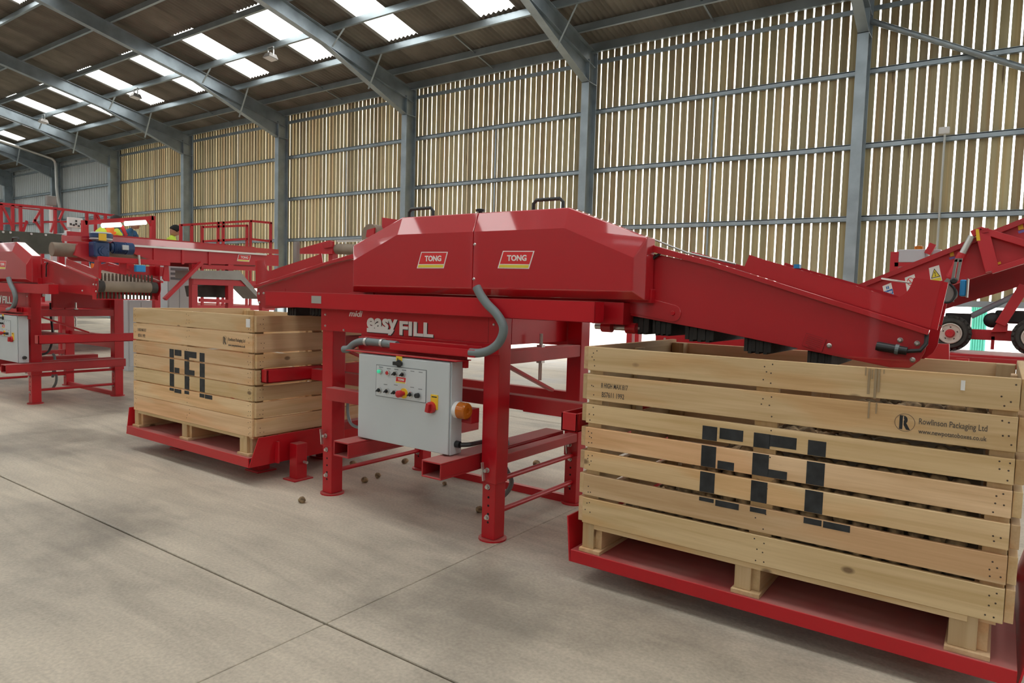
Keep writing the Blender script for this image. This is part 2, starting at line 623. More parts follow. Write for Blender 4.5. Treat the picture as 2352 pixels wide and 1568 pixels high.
frame_proto = None
for k, x in enumerate(FX):
    if frame_proto is None:
        fr = empty('portal_frame', (x, 0, 0), kind='structure')
        frame_proto = fr
        c = MB()
        for s in (-0.1, ):
            c.box(x - 0.1, x + 0.1, YF, YF + 0.02, 0, 7.2)
            c.box(x - 0.1, x + 0.1, YF + 0.38, YF + 0.4, 0, 7.5)
            c.box(x - 0.008, x + 0.008, YF + 0.02, YF + 0.38, 0, 7.5)
        c.box(x - 0.1, x + 0.1, YF, YF + 0.4, 6.66, 6.68)
        c.box(x - 0.17, x + 0.17, YF - 0.06, YF + 0.46, 0, 0.025)
        c.build('column', 'steel', fr, 0.003)
        dy = Vector((0, -1, SL)).normalized()
        up = Vector((0, SL, 1)).normalized()
        a = Vector((x, 15.02, ztop(15.02))) - up * 0.19
        e = Vector((x, RIDGE, ztop(RIDGE))) - up * 0.19
        r = MB()
        ibeam_prof(r, a, e, 0.38, 0.19, 0.018, 0.012, up)
        r.build('rafter', 'steel', fr, 0.003)
        r = MB()
        a2 = Vector((x, -11.8, ztop(-11.8)))
        up2 = Vector((0, -SL, 1)).normalized()
        ibeam_prof(r, a2 - up2 * 0.19, e, 0.38, 0.19, 0.018, 0.012, up2)
        r.build('rafter', 'steel', fr, 0.003)
        # haunch: tapering web and flange under the rafter
        h = MB()
        p0 = Vector((x, YF, 6.68))
        p1 = Vector((x, 11.75, ztop(11.75) - 0.385))
        p2 = Vector((x, YF, ztop(YF) - 0.385))
        h.prism([p0 + Vector((-0.006, 0, 0)), p1 + Vector((-0.006, 0, 0)), p2 + Vector((-0.006, 0, 0))], (0.012, 0, 0))
        h.bar(p0, p1, 0.19, 0.016)
        h.build('haunch', 'steel', fr, 0.003)
        s = MB()
        for yy in (13.16, 11.91):            # knee stays from rafter foot to purlin
            zb = ztop(yy) - 0.36 if yy < 11.95 else 7.0
            s.bar((x + 0.09, yy + 0.02, zb), (x + 0.62, yy, ztop(yy) + 0.05), 0.05, 0.006)
            s.build('knee_stay', 'steel', fr)
            s = MB()
        c = MB()
        c.box(x - 0.1, x + 0.1, -11.8, -11.4, 0, 7.3)
        c.build('column', 'steel', fr)
    else:
        fr = dup_tree(frame_proto)
        fr.location = (x, 0, 0)

# purlins and eaves beam belong to the ceiling
ceil = empty('ceiling', (0, 8, 8), kind='structure')
PY = [14.14, 13.16, 11.91, 10.6, 9.31, 8.02, 6.72, 5.42, 4.12, 2.8]


def purlin(y, mirror=False):
    mb = MB()
    z = ztop(y)
    yy = 2 * RIDGE - y if mirror else y
    sg = -1 if mirror else 1
    x0, x1 = -50.5, 8
    mb.box(x0, x1, yy - 0.004, yy + 0.004, z - 0.0, z + 0.19)
    mb.box(x0, x1, min(yy, yy - sg * 0.07), max(yy, yy - sg * 0.07), z, z + 0.006)
    mb.box(x0, x1, min(yy, yy + sg * 0.07), max(yy, yy + sg * 0.07), z + 0.186, z + 0.192)
    mb.build('purlin', 'purlin_steel', ceil)


for y in PY:
    purlin(y)
    purlin(y, True)
mb = MB()
mb.box(-50.5, 8, 14.93, 14.94, ztop(14.94) - 0.02, ztop(14.94) + 0.2)
mb.box(-50.5, 8, 14.86, 14.94, ztop(14.94) - 0.03, ztop(14.94) - 0.02)
mb.build('eaves_beam', 'purlin_steel', ceil)
# anti-sag bars between the last purlins
for k in range(7):
    xm = FX[1] - 3 - 6 * k
    mb = MB()
    mb.bar((xm, 14.1, ztop(14.1) + 0.1), (xm, 14.9, ztop(14.9) + 0.1), 0.04, 0.02)
    mb.bar((xm, 14.1, ztop(14.1) + 0.1), (xm, 13.2, ztop(13.2) + 0.1), 0.04, 0.02)
    mb.build('sag_bar', 'steel', ceil)

# corrugated sheets, one object each
SHW, NC, SEG = 1.017, 7, 6


def sheet_mesh(name, y0, y1, mat, mirror=False, count=1):
    vs, fs = [], []
    n = NC * SEG * count
    for i in range(n + 1):
        x = SHW * count * i / n
        dz = 0.024 * math.cos(2 * math.pi * i / SEG)
        for y in (y0, y1):
            z = ztop(y) + 0.195 + 0.026 + dz
            vs.append((x, 2 * RIDGE - y if mirror else y, z))
    for i in range(n):
        fs.append((2 * i, 2 * i + 1, 2 * i + 3, 2 * i + 2))
    me = bpy.data.meshes.new(name)
    me.from_pydata(vs, [], fs)
    me.shade_smooth()
    me.materials.append(M[mat])
    return me


def put(name, me, loc, parent, kind=None):
    o = bpy.data.objects.new(name, me)
    o.parent = parent
    o.location = Vector(loc) - parent.location
    COL.objects.link(o)
    if kind:
        o['kind'] = kind
    return o


ROWS = [(15.35, 13.06, 0), (13.16, 10.52, 1), (10.6, 7.92, 0), (8.02, 5.34, 1)]
X00 = -10.52 - 39 * SHW
NSH = 57
for ri, (ya, yb, lit) in enumerate(ROWS):
    lift = 0.012 * (ri % 2)
    sm = sheet_mesh('roof_sheet', yb, ya, 'fibre_cement')
    gm = sheet_mesh('skylight', yb, ya, 'rooflight')
    smm = gmm = None
    if lit:
        gmm = sheet_mesh('skylight', yb, ya, 'rooflight', True)
    for k in range(NSH):
        x = X00 + k * SHW
        is_light = lit and (k % 3 == 0)
        o = put('skylight' if is_light else 'roof_sheet', gm if is_light else sm, (x, 0, lift), ceil)
        if is_light:
            put('skylight', gmm, (x, 0, lift), ceil)
# the parts of the roof that the photograph does not show piece by piece
for mir in (False, True):
    put('roof_sheet', sheet_mesh('roof_sheet', 3.0, 5.42, 'fibre_cement', mir, NSH), (X00, 0, 0.02), ceil, 'stuff')
    put('added_ridge_light', sheet_mesh('added_ridge_light', RIDGE, 3.05, 'rooflight', mir, NSH), (X00, 0, 0.03), ceil, 'stuff')  # unseen ridge strip, added to bring more sky light down on the machines
for ri, (ya, yb, lit) in enumerate(ROWS):
    vs, fs = [], []
    mbv = MB()
    for k in range(NSH):
        if lit and k % 3 == 0:
            continue
        x = X00 + k * SHW
        pts = []
        for i in range(NC * 4 + 1):
            xx = x + SHW * i / (NC * 4)
            dz = 0.024 * math.cos(2 * math.pi * i / 4)
            pts.append((xx, dz))
        for i in range(NC * 4):
            q = []
            for (xx, dz), y in ((pts[i], yb), (pts[i], ya), (pts[i + 1], ya), (pts[i + 1], yb)):
                q.append((xx, 2 * RIDGE - y, ztop(y) + 0.221 + dz))
            mbv.poly(q)
    mbv.build('roof_sheet', 'fibre_cement', ceil, kind='stuff')

# ------------------------------------------------------------------ slatted back wall
wall = empty('wall_back', (-15, 15.1, 0), kind='structure')
PITCH_S, SW, ST = 0.1727, 0.136, 0.03
random.seed(11)
slat_mb = MB().box(-SW / 2, SW / 2, YS, YS + ST, 0, 1)
sl_proto = None
xx = -32.42
k = 0
while xx < 3.6:
    z0 = ZB + random.uniform(-0.02, 0.02)
    z1 = 7.62
    if sl_proto is None:
        me = bpy.data.meshes.new('slat')
        me.from_pydata([v for v in slat_mb.v], [], slat_mb.f)
        me.materials.append(M['slat_wood'])
        sl_proto = me
    o = put('slat', sl_proto, (xx + random.uniform(-0.007, 0.007), 0, z0), wall)
    o.scale = (random.uniform(0.95, 1.05), 1, z1 - z0)
    xx += PITCH_S
    k += 1
RZ = [1.85, 3.227, 4.63, 6.05]
for i in range(len(FX) - 1):
    xa, xb = FX[i + 1], FX[i]
    for z in RZ[1:]:
        mb = MB()
        mb.box(xa + 0.02, xb - 0.02, YR, YR + 0.085, z + 0.045, z + 0.055)
        mb.box(xa + 0.02, xb - 0.02, YR + 0.075, YR + 0.085, z - 0.055, z + 0.055)
        mb.box(xa + 0.02, xb - 0.02, YR, YR + 0.085, z - 0.055, z - 0.045)
        mb.box(xa + 0.02, xb - 0.02, YR, YR + 0.008, z - 0.055, z + 0.03)
        mb.build('rail', 'steel', wall, 0.002)
    mb = MB()
    mb.box(xa + 0.02, xb - 0.02, YR + 0.03, YR + 0.085, 7.2, 7.29)
    mb.build('rail', 'steel', wall)
    mb = MB()
    mb.box(xa + 0.02, xb - 0.02, YR, YR + 0.085, ZB - 0.02, ZB + 0.09)
    mb.build('rail', 'steel', wall)
    if xb > -32:
        mb = MB()
        mb.box((xa + xb) / 2 - 0.02, (xa + xb) / 2 + 0.02, YR + 0.06, YR + 0.07, ZB + 0.05, 6.05)
        mb.build('sag_rod', 'steel', wall)
# wind brace in the right-hand bay
MB().tube([(FX[1] + 0.1, YR - 0.1, 6.95), (FX[0] - 0.1, YR - 0.1, 3.9)], 0.055, 10).build('wind_brace', 'steel', wall, smooth=True)
# profiled cladding further along
for k in range(3):
    xa, xb = -32.48 - 6 * (k + 1), -32.48 - 6 * k
    vs, fs = [], []
    n = 24
    prof = []
    for i in range(n):
        w = (xb - xa) / n
        q = xa + i * w
        prof += [(q, 0), (q + 0.55 * w, 0), (q + 0.65 * w, 0.04), (q + 0.9 * w, 0.04)]
    prof.append((xb, 0))
    mb = MB()
    for (p, d), (p2, d2) in zip(prof[:-1], prof[1:]):
        mb.poly([(p, YS + d, 3.0), (p2, YS + d2, 3.0), (p2, YS + d2, 7.7), (p, YS + d, 7.7)])
    mb.build('cladding_sheet', 'cladding', wall)
    box('timber_strip', 'timber_strip', wall, xa + 0.1, xb - 0.1, YR - 0.1, YR + 0.1, 2.98, 3.08)
    box('fascia_panel', 'pale_panel', wall, xa + 0.1, xb - 0.1, YR - 0.06, YR + 0.06, 2.55, 2.97)
    box('cladding_panel', 'cladding', wall, xa, xb, YS, YS + 0.05, 0.0, 2.54)

# unseen front side: dark sheeting shaped to cut reflections, spaced boards admit light; and the two gables
MB().box(-50.5, 8, -11.9, -11.86, 0, 4.4).build('unseen_wall_front', 'unseen_dark_sheeting', None, kind='structure')
wf = MB()
x = -50.0
while x < 8:
    wf.box(x - .055, x + .055, -11.84, -11.82, 4.4, 7.6)
    x += PITCH_S
wf.build('unseen_wall_front', 'slat_wood', None, kind='structure')
wr_ = MB().box(8.0, 8.05, -12, 15.2, 0, 7.4)
wr_.prism([(8.0, -12, 7.4), (8.0, 15.2, 7.4), (8.0, RIDGE, 10.6)], (.05, 0, 0))
wr_.build('wall_right', 'cladding', None, kind='structure')
wg = MB()
wg.box(-50.6, -50.55, -12, 15.2, 0, 7.4)
wg.prism([(-50.6, -12, 7.4), (-50.6, 15.2, 7.4), (-50.6, RIDGE, 10.6)], (0.05, 0, 0))
wg.build('wall_left', 'cladding', None, kind='structure')

portal((-20, 15.25, 4.0), (-math.pi / 2, 0, 0), 64, 8.6)
portal((-21, 1.6, 11.2), (0, 0, 0), 60, 28)
portal((-21, -12.0, 5.3), (math.pi / 2, 0, 0), 62, 4.8)


# ------------------------------------------------------------------ box filler machines
def xz(px, Y):
    p = P(px[0], px[1], Y=Y)
    return (p.x, p.z)


def logo(parent, corners, y, name='logo'):
    """red name badge: white-edged parallelogram, yellow foot, white lettering; corners bl br tr tl as (x, z) on the plane y"""
    bl, br, tr, tl = [Vector((c[0], 0, c[1])) for c in corners]

    def at(u, w, d):
        a = bl.lerp(br, u)
        b_ = tl.lerp(tr, u)
        q = a.lerp(b_, w)
        return Vector((q.x, y - d, q.z))
    pl = MB().prism([at(0, 0, 0.001), at(1, 0, 0.001), at(1, 1, 0.001), at(0, 1, 0.001)], (0, 0.003, 0)).build(name, 'white_print', parent)
    MB().prism([at(.035, .26, .002), at(.965, .26, .002), at(.965, .95, .002), at(.035, .95, .002)], (0, .001, 0)).build('badge_field', 'logo_red', pl)
    MB().prism([at(.035, .05, .002), at(.965, .05, .002), at(.965, .21, .002), at(.035, .21, .002)], (0, .001, 0)).build('badge_foot', 'yellow_print', pl)
    a, c = at(.24, .42, 0), at(.80, .78, 0)
    text('TONG', 'lettering', 'white_print', pl, a.x, c.x, a.z, c.z, y - .002, bold=0.035)
    return pl


def build_machine(name, label, group):
    """everything except the two tilting conveyors"""
    root = empty(name, (-3.24, 3.3, 0), label, 'machine', group)
    RP = 'red_paint'
    # four telescopic legs
    for lx in (-4.05, -2.55):
        for ly in (3.30, 4.28):
            lg = box('leg', RP, root, lx, lx + .115, ly, ly + .12, .36, 1.42, .004)
            box('leg_foot_tube', RP, lg, lx + .008, lx + .107, ly + .008, ly + .112, .012, .36, .003)
            MB().lathe((lx + .057, ly + .06, 0), (0, 0, 1), [(0, .088), (.010, .088)], 20).build('foot_plate', RP, lg)
            h = MB()
            for q in range(5):
                z = .115 + .052 * q
                h.lathe((lx + .057, ly + .0075, z), (0, -1, 0), [(0, .0075), (.001, .0075)], 10)
            h.build('pin_holes', 'hole_dark', lg, kind='stuff')
            bb = MB()
            for z in (.145, .335):
                bb.lathe((lx + .05, ly + .008, z), (0, -1, 0), [(0, .017), (.004, .017), (.004, .011), (.018, .011)], 10)
            bb.lathe((lx + .05, ly, .44), (0, -1, 0), [(0, .016), (.004, .016), (.004, .011), (.03, .011)], 10)
            bb.build('bolts', 'zinc', lg, kind='stuff')
            MB().bar((lx + .045, ly - .03, .38), (lx + .03, ly - .03, .49), .008, .02).build('locking_bar', 'zinc', lg)
    # side members between front and rear legs
    for sx in (-1, 1):
        x = -3.24 + sx * .755
        box('side_beam', 'red_dusty', root, x - .05, x + .045, 3.42, 4.28, 1.085, 1.17, .004)
        box('lower_side_beam', 'red_dusty', root, x - .03, x + .045, 3.42, 4.28, .47, .53, .004)
        for z in (.365, .165):
            MB().tube([(x, 3.41, z), (x, 4.29, z)], .017, 10).build('tie_rod', RP, root, smooth=True)
        st = MB().tube([(x + .0, 3.83, .95), (x, 3.83, 1.26)], .012, 8)
        st.box(x - .02, x + .02, 3.81, 3.85, 1.165, 1.185).box(x - .02, x + .02, 3.81, 3.85, 1.065, 1.085)
        st.build('adjusting_screw', 'zinc', root)
        MB().bar((x, 3.43, 1.08), (x, 3.98, .87), .04, .02).build('diagonal_brace', RP, root, .002)
    box('rear_beam', RP, root, -3.94, -2.55, 4.33, 4.39, .64, .815, .004)
    box('rear_floor_angle', RP, root, -4.0, -2.5, 4.30, 4.34, .0, .055)
    box('rear_top_beam', RP, root, -4.05, -2.43, 4.28, 4.40, 1.42, 1.50, .004)
    box('rear_panel', RP, root, -3.94, -2.55, 4.36, 4.37, 1.15, 1.42)
    box('inner_panel', RP, root, -2.62, -2.56, 3.6, 4.28, 1.19, 1.42)
    # guides that stop the crates
    gb = box('guide_beam', 'red_dusty', root, -4.56, -1.92, 3.56, 3.64, .785, .875, .004)
    box('extension', 'red_dusty', gb, -2.43, -1.93, 3.557, 3.643, .778, .872, .004)
    for x0, x1 in ((-4.577, -4.5), (-1.90, -1.80)):
        gp = MB()
        gp.box(x0, x0 + .012, 3.15, 4.42, .79, .89)
        gp.box(x1 - .012, x1, 3.15, 4.42, .79, .89)
        gp.box(x0, x1, 3.15, 3.162, .79, .89)
        gp.box(x0, x1, 3.15, 4.42, .79, .80)
        gp.build('guide_block', RP, root, .003)
    box('front_cross_beam', 'red_dusty', root, -3.905, -2.57, 3.215, 3.295, .725, .815, .004)
    # fork pockets
    for x0, x1 in ((-3.50, -3.357), (-2.722, -2.57)):
        fk = MB()
        fk.box(x0, x1, 2.95, 4.3, .522, .532).box(x0, x1, 2.95, 4.3, .432, .442)
        fk.box(x0, x0 + .01, 2.95, 4.3, .442, .522).box(x1 - .01, x1, 2.95, 4.3, .442, .522)
        fk.build('fork_pocket', 'red_dusty', root, .003)
    # front panel, long beam
    fp = box('front_panel', RP, root, -4.05, -2.43, 3.284, 3.299, 1.215, 1.376, .003)
    box('panel_fold', RP, fp, -3.62, -2.43, 3.284, 3.296, 1.15, 1.215, .002)
    bb = MB()
    for x, z in ((-4.0, 1.33), (-4.0, 1.25), (-2.47, 1.33), (-3.8, 1.228)):
        bb.lathe((x, 3.284, z), (0, -1, 0), [(0, .009), (.006, .006)], 10)
    bb.build('bolts', 'zinc', fp, kind='stuff')
    box('seam_strip', 'red_mark', fp, -2.512, -2.508, 3.2832, 3.284, 1.218, 1.372)
    Yt = 3.284

    def lt(s, a, c, **kw):
        p, q = P(*a, Y=Yt), P(*c, Y=Yt)
        return text(s, 'lettering', kw.pop('mat', 'white_print'), fp, p.x, q.x, q.z if q.z < p.z else p.z, max(p.z, q.z), Yt - kw.pop('d', .001), **kw)
    zc = lambda px, py: P(px, py, Y=Yt)
    for dm, dx, dz, d in (('black_print', .006, -.005, 0), ('white_print', 0, 0, .0015)):
        a, c = zc(843, 758), zc(913, 763)
        text('easy', 'lettering', dm, fp, zc(843, 752).x + dx, zc(913, 752).x + dx, zc(880, 768).z + dz, zc(878, 731).z + dz, Yt - d, bold=.035)
        text('FILL', 'lettering', dm, fp, zc(918, 752).x + dx, zc(996, 752).x + dx, zc(957, 772).z + dz, zc(957, 739).z + dz, Yt - d, bold=.035)
        x0, x1 = zc(843, 758).x + dx, zc(906, 765).x + dx
        z0 = zc(870, 764).z + dz
        MB().prism([(x0, Yt - d, z0), (x1 - .02, Yt - d, z0), (x1, Yt - d, z0 + .028), (x0, Yt - d, z0 + .028)], (0, -.001, 0)).build('lettering', dm, fp)
    text('midi', 'lettering', 'white_print', fp, zc(802, 720).x, zc(833, 720).x, zc(818, 727).z, zc(818, 713).z, Yt, shear=.25, bold=.02)
    bm_ = MB()
    bm_.box(-4.6, -1.745, 3.20, 3.206, 1.374, 1.486).box(-4.6, -1.745, 3.20, 3.30, 1.48, 1.486)
    bm_.box(-4.6, -1.745, 3.20, 3.30, 1.374, 1.38).box(-1.752, -1.745, 3.20, 3.30, 1.374, 1.486)
    lb = bm_.build('long_beam', RP, root, .003)
    a, c = P(716, 679, Y=3.2), P(738, 697, Y=3.2)
    box('serial_plate', 'zinc', lb, a.x, c.x, 3.197, 3.2, c.z, a.z)
    box('rear_long_beam', RP, root, -4.6, -1.745, 4.3, 4.38, 1.374, 1.486, .003)
    box('end_block', RP, root, -1.85, -1.66, 3.36, 3.50, 1.365, 1.485, .003)
    MB().tube([(-1.9, 3.5, 1.345), (-1.62, 3.5, 1.345)], .018, 10).build('pivot_shaft', 'zinc', root, smooth=True)
    for x in (-1.84, -1.69):
        MB().lathe((x, 3.47, 1.345), (1, 0, 0), [(0, .03), (.06, .03)], 14).build('shaft_bracket', RP, root)
    ub = MB()
    ub.box(-3.6, -1.52, 3.40, 3.46, 1.486, 1.56).box(-3.62, -1.50, 4.15, 4.2, 1.40, 1.72)
    ub.build('chassis_rail', RP, root, .003)
    # glossy hood in two halves
    xc = -2.657
    tops = [(.645, 1.887), (1.072, 1.72), (1.072, 1.543)]

    def half(sg):
        fr_ = [(0.002, 1.887)] + tops + [(0.002, 1.543)]
        md = [(0.002, 2.006), (.645, 2.006), (1.125, 1.828), (1.125, 1.50), (0.002, 1.50)]
        b = MB()
        rings = []
        for ring, yy in ((fr_, 3.30), (md, 3.345), (md, 3.445)):
            i0 = len(b.v)
            b.v += [(xc + sg * q[0], yy, q[1]) for q in ring]
            rings.append(i0)
        b.f.append(tuple(rings[0] + i for i in range(5)))
        b.f.append(tuple(rings[2] + i for i in range(5)))
        for r0, r1 in ((rings[0], rings[1]), (rings[1], rings[2])):
            for i in range(5):
                j = (i + 1) % 5
                b.f.append((r0 + i, r0 + j, r1 + j, r1 + i))
        return b.build('hood_cover', 'red_gloss', root, .005)
    hl, hr = half(-1), half(1)
    bb = MB()
    for z in (1.81, 1.60):
        bb.lathe((xc + .012, 3.3, z), (0, -1, 0), [(0, .01), (.007, .006)], 10)
    bb.build('bolts', 'zinc', hr, kind='stuff')
    A = lambda x, y: (580 + x / 3.92, 440 + y / 3.92)
    D_ = lambda x, y: (1080 + x / 3.92, 440 + y / 3.92)
    logo(hl, [xz(A(*q), 3.3) for q in ((1480, 690), (1722, 690), (1760, 542), (1520, 542))], 3.3)
    logo(hr, [xz(D_(*q), 3.3) for q in ((247, 690), (530, 695), (580, 533), (295, 533))], 3.3)
    for pa, hd in (((940, 995), hl), ((1225, 1293), hr)):
        x0, x1 = P(pa[0], 485, Y=3.4).x, P(pa[1], 470, Y=3.4).x
        zt = 2.065 if hd is hl else 2.068
        MB().tube([(x0, 3.4, 2.0), (x0, 3.4, zt - .02), (x0 + .02, 3.4, zt), (x1 - .02, 3.4, zt), (x1, 3.4, zt - .02), (x1, 3.4, 2.0)], .011, 8).build('handle', 'handle_black', hd, smooth=True)
    MB().lathe((xc - .03, 3.4, 2.004), (0, 0, 1), [(0, .012), (.015, .012), (.015, .028), (.03, .03), (.034, .02)], 14).build('knob', 'black_plastic', hr)
    # control cabinet
    cb = box('control_box', 'box_grey', root, -3.44, -2.645, 3.115, 3.22, .538, 1.10, .004)
    dr = box('cabinet_door', 'box_grey', cb, -3.438, -2.652, 3.10, 3.113, .542, 1.096, .005)
    Q = lambda x, y: P(820 + x / 8.4, 810 + y / 8.4, Y=3.1)
    p0, p1, p2, p3 = Q(375, 225), Q(1345, 330), Q(1330, 970), Q(365, 830)
    px0, px1, pz0, pz1 = p0.x, p1.x, (p2.z + p3.z) / 2, (p0.z + p1.z) / 2
    ps = box('switch_plate', 'box_line', dr, px0, px1, 3.098, 3.1, pz0, pz1)
    box('plate_face', 'panel_plate', ps, px0 + .004, px1 - .004, 3.0972, 3.098, pz0 + .004, pz1 - .004)
    yf = 3.0972

    def knob(x, y, kind):
        c = Q(x, y)
        ring = MB().lathe((c.x, yf, c.z), (0, -1, 0), [(0, .0165), (.008, .0165), (.008, .013), (.012, .012)], 16)
        o = ring.build('push_button' if kind in ('green', 'red', 'plain') else 'selector_switch', 'chrome', dr, smooth=True)
        if kind == 'green':
            MB().lathe((c.x, yf - .012, c.z), (0, -1, 0), [(0, .012), (.012, .011), (.015, .006)], 14).build('lens', 'lamp_glow', o, smooth=True)
        elif kind == 'red':
            MB().lathe((c.x, yf - .012, c.z), (0, -1, 0), [(0, .012), (.004, .011)], 14).build('cap', 'switch_red', o)
        elif kind == 'plain':
            MB().lathe((c.x, yf - .008, c.z), (0, -1, 0), [(0, .0165), (.02, .015), (.022, .012)], 14).build('cap', 'black_plastic', o)
        else:
            MB().lathe((c.x, yf - .010, c.z), (0, -1, 0), [(0, .0125), (.006, .0125)], 14).bar((c.x - .009, yf - .021, c.z - .007), (c.x + .009, yf - .021, c.z + .007), .02, .007).build('cap', 'black_plastic', o)
        if y < 450:
            tx = Q(x + 10, y - 80)
            box('caption_mark', 'box_line', dr, tx.x - .018, tx.x + .018, yf - .0006, yf, tx.z - .0025, tx.z + .0025)
    for x, y, kd in ((462, 355, 'green'), (610, 385, 'red'), (755, 400, 's'), (905, 415, 's'), (450, 715, 's'), (600, 735, 's'), (745, 760, 's'), (1055, 800, 's'), (1200, 820, 'plain')):
        knob(x, y, kd)
    for x, y in ((1075, 355), (1235, 375), (555, 610), (755, 620), (1070, 665), (1225, 700)):
        tx = Q(x, y)
        box('caption_mark', 'box_line', dr, tx.x - .016, tx.x + .016, yf - .0006, yf, tx.z - .002, tx.z + .002)
    c = Q(915, 780)
    es = MB().lathe((c.x, yf, c.z), (0, -1, 0), [(0, .032), (.006, .032)], 20).build('emergency_stop', 'yellow', dr)
    MB().lathe((c.x, yf - .006, c.z), (0, -1, 0), [(0, .014), (.022, .014), (.024, .022), (.05, .022), (.054, .015)], 18).build('stop_button', 'switch_red', es, smooth=True)
    b_ = [Q(745, 540), Q(945, 560), Q(960, 480), Q(765, 455)]
    zl, zh = (b_[0].z + b_[1].z) / 2 - .012, (b_[2].z + b_[3].z) / 2
    logo(dr, [(b_[0].x, zl), (b_[1].x, zl), (b_[2].x, zh), (b_[3].x, zh)], yf)
    c = Q(815, 205)
    lk = MB().lathe((c.x, 3.1, c.z), (0, -1, 0), [(0, .024), (.006, .024), (.008, .02)], 16)
    lk.bar((c.x - .036, 3.085, c.z), (c.x + .036, 3.085, c.z), .016, .022)
    lk.build('door_lock', 'black_plastic', dr)
    a = Q(815, 110)
    lab = box('warning_label', 'yellow', dr, a.x - .026, a.x + .026, 3.0988, 3.1, a.z - .014, a.z + .014)
    MB().prism([(a.x - .018, 3.0984, a.z - .01), (a.x - .004, 3.0984, a.z - .01), (a.x - .011, 3.0984, a.z + .006)], (0, .0005, 0)).build('symbol', 'black_print', lab)
    a, c = Q(1435, 800), Q(1560, 1150)
    iso = box('isolator_plate', 'yellow', dr, a.x, c.x, 3.094, 3.1, c.z + .015, a.z)
    box('caption_mark', 'black_print', iso, a.x + .008, c.x - .006, 3.0934, 3.094, a.z - .016, a.z - .009)
    c = Q(1450, 1050)
    MB().lathe((c.x, 3.094, c.z), (0, -1, 0), [(0, .036), (.018, .034), (.02, .028)], 20).bar((c.x - .006, 3.062, c.z - .026), (c.x + .004, 3.062, c.z + .026), .024, .02, (0, 1, 0)).build('isolator_switch', 'switch_red', iso, smooth=True)
    bz = P(1062, 938, X=-2.645)
    bc = MB().lathe((-2.645, 3.165, bz.z), (1, 0, 0), [(0, .05), (.03, .05), (.03, .046)], 22).build('beacon', 'paper', cb, smooth=True)
    MB().lathe((-2.615, 3.165, bz.z), (1, 0, 0), [(0, .052), (.05, .05), (.058, .042), (.06, .02), (.05, .016)], 22).build('lens', 'amber', bc, smooth=True)
    MB().lathe((-2.645, 3.17, .60), (1, 0, 0), [(0, .022), (.03, .02)], 12).build('cable_gland', 'black_plastic', cb)
    # brackets above the cabinet, cable tray, hoses
    MB().box(-3.57, -2.63, 3.215, 3.24, 1.10, 1.20).box(-3.57, -2.6, 3.10, 3.24, 1.106, 1.112).box(-2.645, -2.62, 3.21, 3.24, 1.06, 1.112).build('cabinet_bracket', RP, root, .002)
    ct = MB().box(-3.2, -2.5, 3.145, 3.149, 1.138, 1.182).box(-3.2, -2.5, 3.145, 3.21, 1.136, 1.141).box(-3.2, -2.5, 3.206, 3.21, 1.138, 1.2)
    ct.build('cable_tray', RP, root, .001)
    hz = [(-2.55, 1.162), (-2.48, 1.165), (-2.41, 1.185), (-2.35, 1.225), (-2.318, 1.275), (-2.312, 1.32), (-2.33, 1.36), (-2.37, 1.405), (-2.43, 1.45), (-2.48, 1.50), (-2.515, 1.55)]
    MB().hose([(x, 3.165 + .0 * i, z) for i, (x, z) in enumerate(hz)], .026, 12).build('grey_hose', 'hose_grey', root, smooth=True)
    hz = [(-3.67, 1.105), (-3.62, 1.112), (-3.57, 1.145), (-3.52, 1.165), (-3.46, 1.172), (-3.35, 1.172), (-3.16, 1.168)]
    h2 = MB().hose([(x, 3.172, z) for x, z in hz], .025, 12).build('grey_hose', 'hose_grey', root, smooth=True)
    MB().lathe((-3.45, 3.172, 1.172), (1, 0, 0), [(0, .03), (.02, .03)], 12).lathe((-3.30, 3.172, 1.172), (1, 0, 0), [(0, .03), (.02, .03)], 12).build('hose_clip', 'zinc', h2, smooth=True)
    cz = [(-2.61, 3.17, .60), (-2.56, 3.22, .605), (-2.58, 3.45, .60), (-2.62, 3.55, .62), (-2.63, 3.6, .72), (-2.59, 3.6, .88), (-2.63, 3.6, 1.06), (-2.64, 3.6, 1.25)]
    MB().hose(cz, .014, 8).build('cable', 'black_plastic', root, smooth=True)
    cz = [P(700 + x_ / 2.8, 700 + y_ / 2.8, Y=3.62) for x_, y_ in ((1265, 835), (1295, 860), (1300, 930), (1270, 1040), (1235, 1120), (1270, 1030), (1310, 1080), (1330, 1140), (1300, 1205), (1225, 1265))]
    MB().hose(cz, .016, 8).build('cable', 'hose_grey', root, smooth=True)
    cz = [(-3.9, 3.42, .72), (-3.88, 3.4, .62), (-3.8, 3.36, .55), (-3.68, 3.33, .54), (-3.6, 3.31, .58), (-3.55, 3.3, .66)]
    MB().hose(cz, .011, 8).build('cable', 'hose_grey', root, smooth=True)
    return root


XC = -2.66


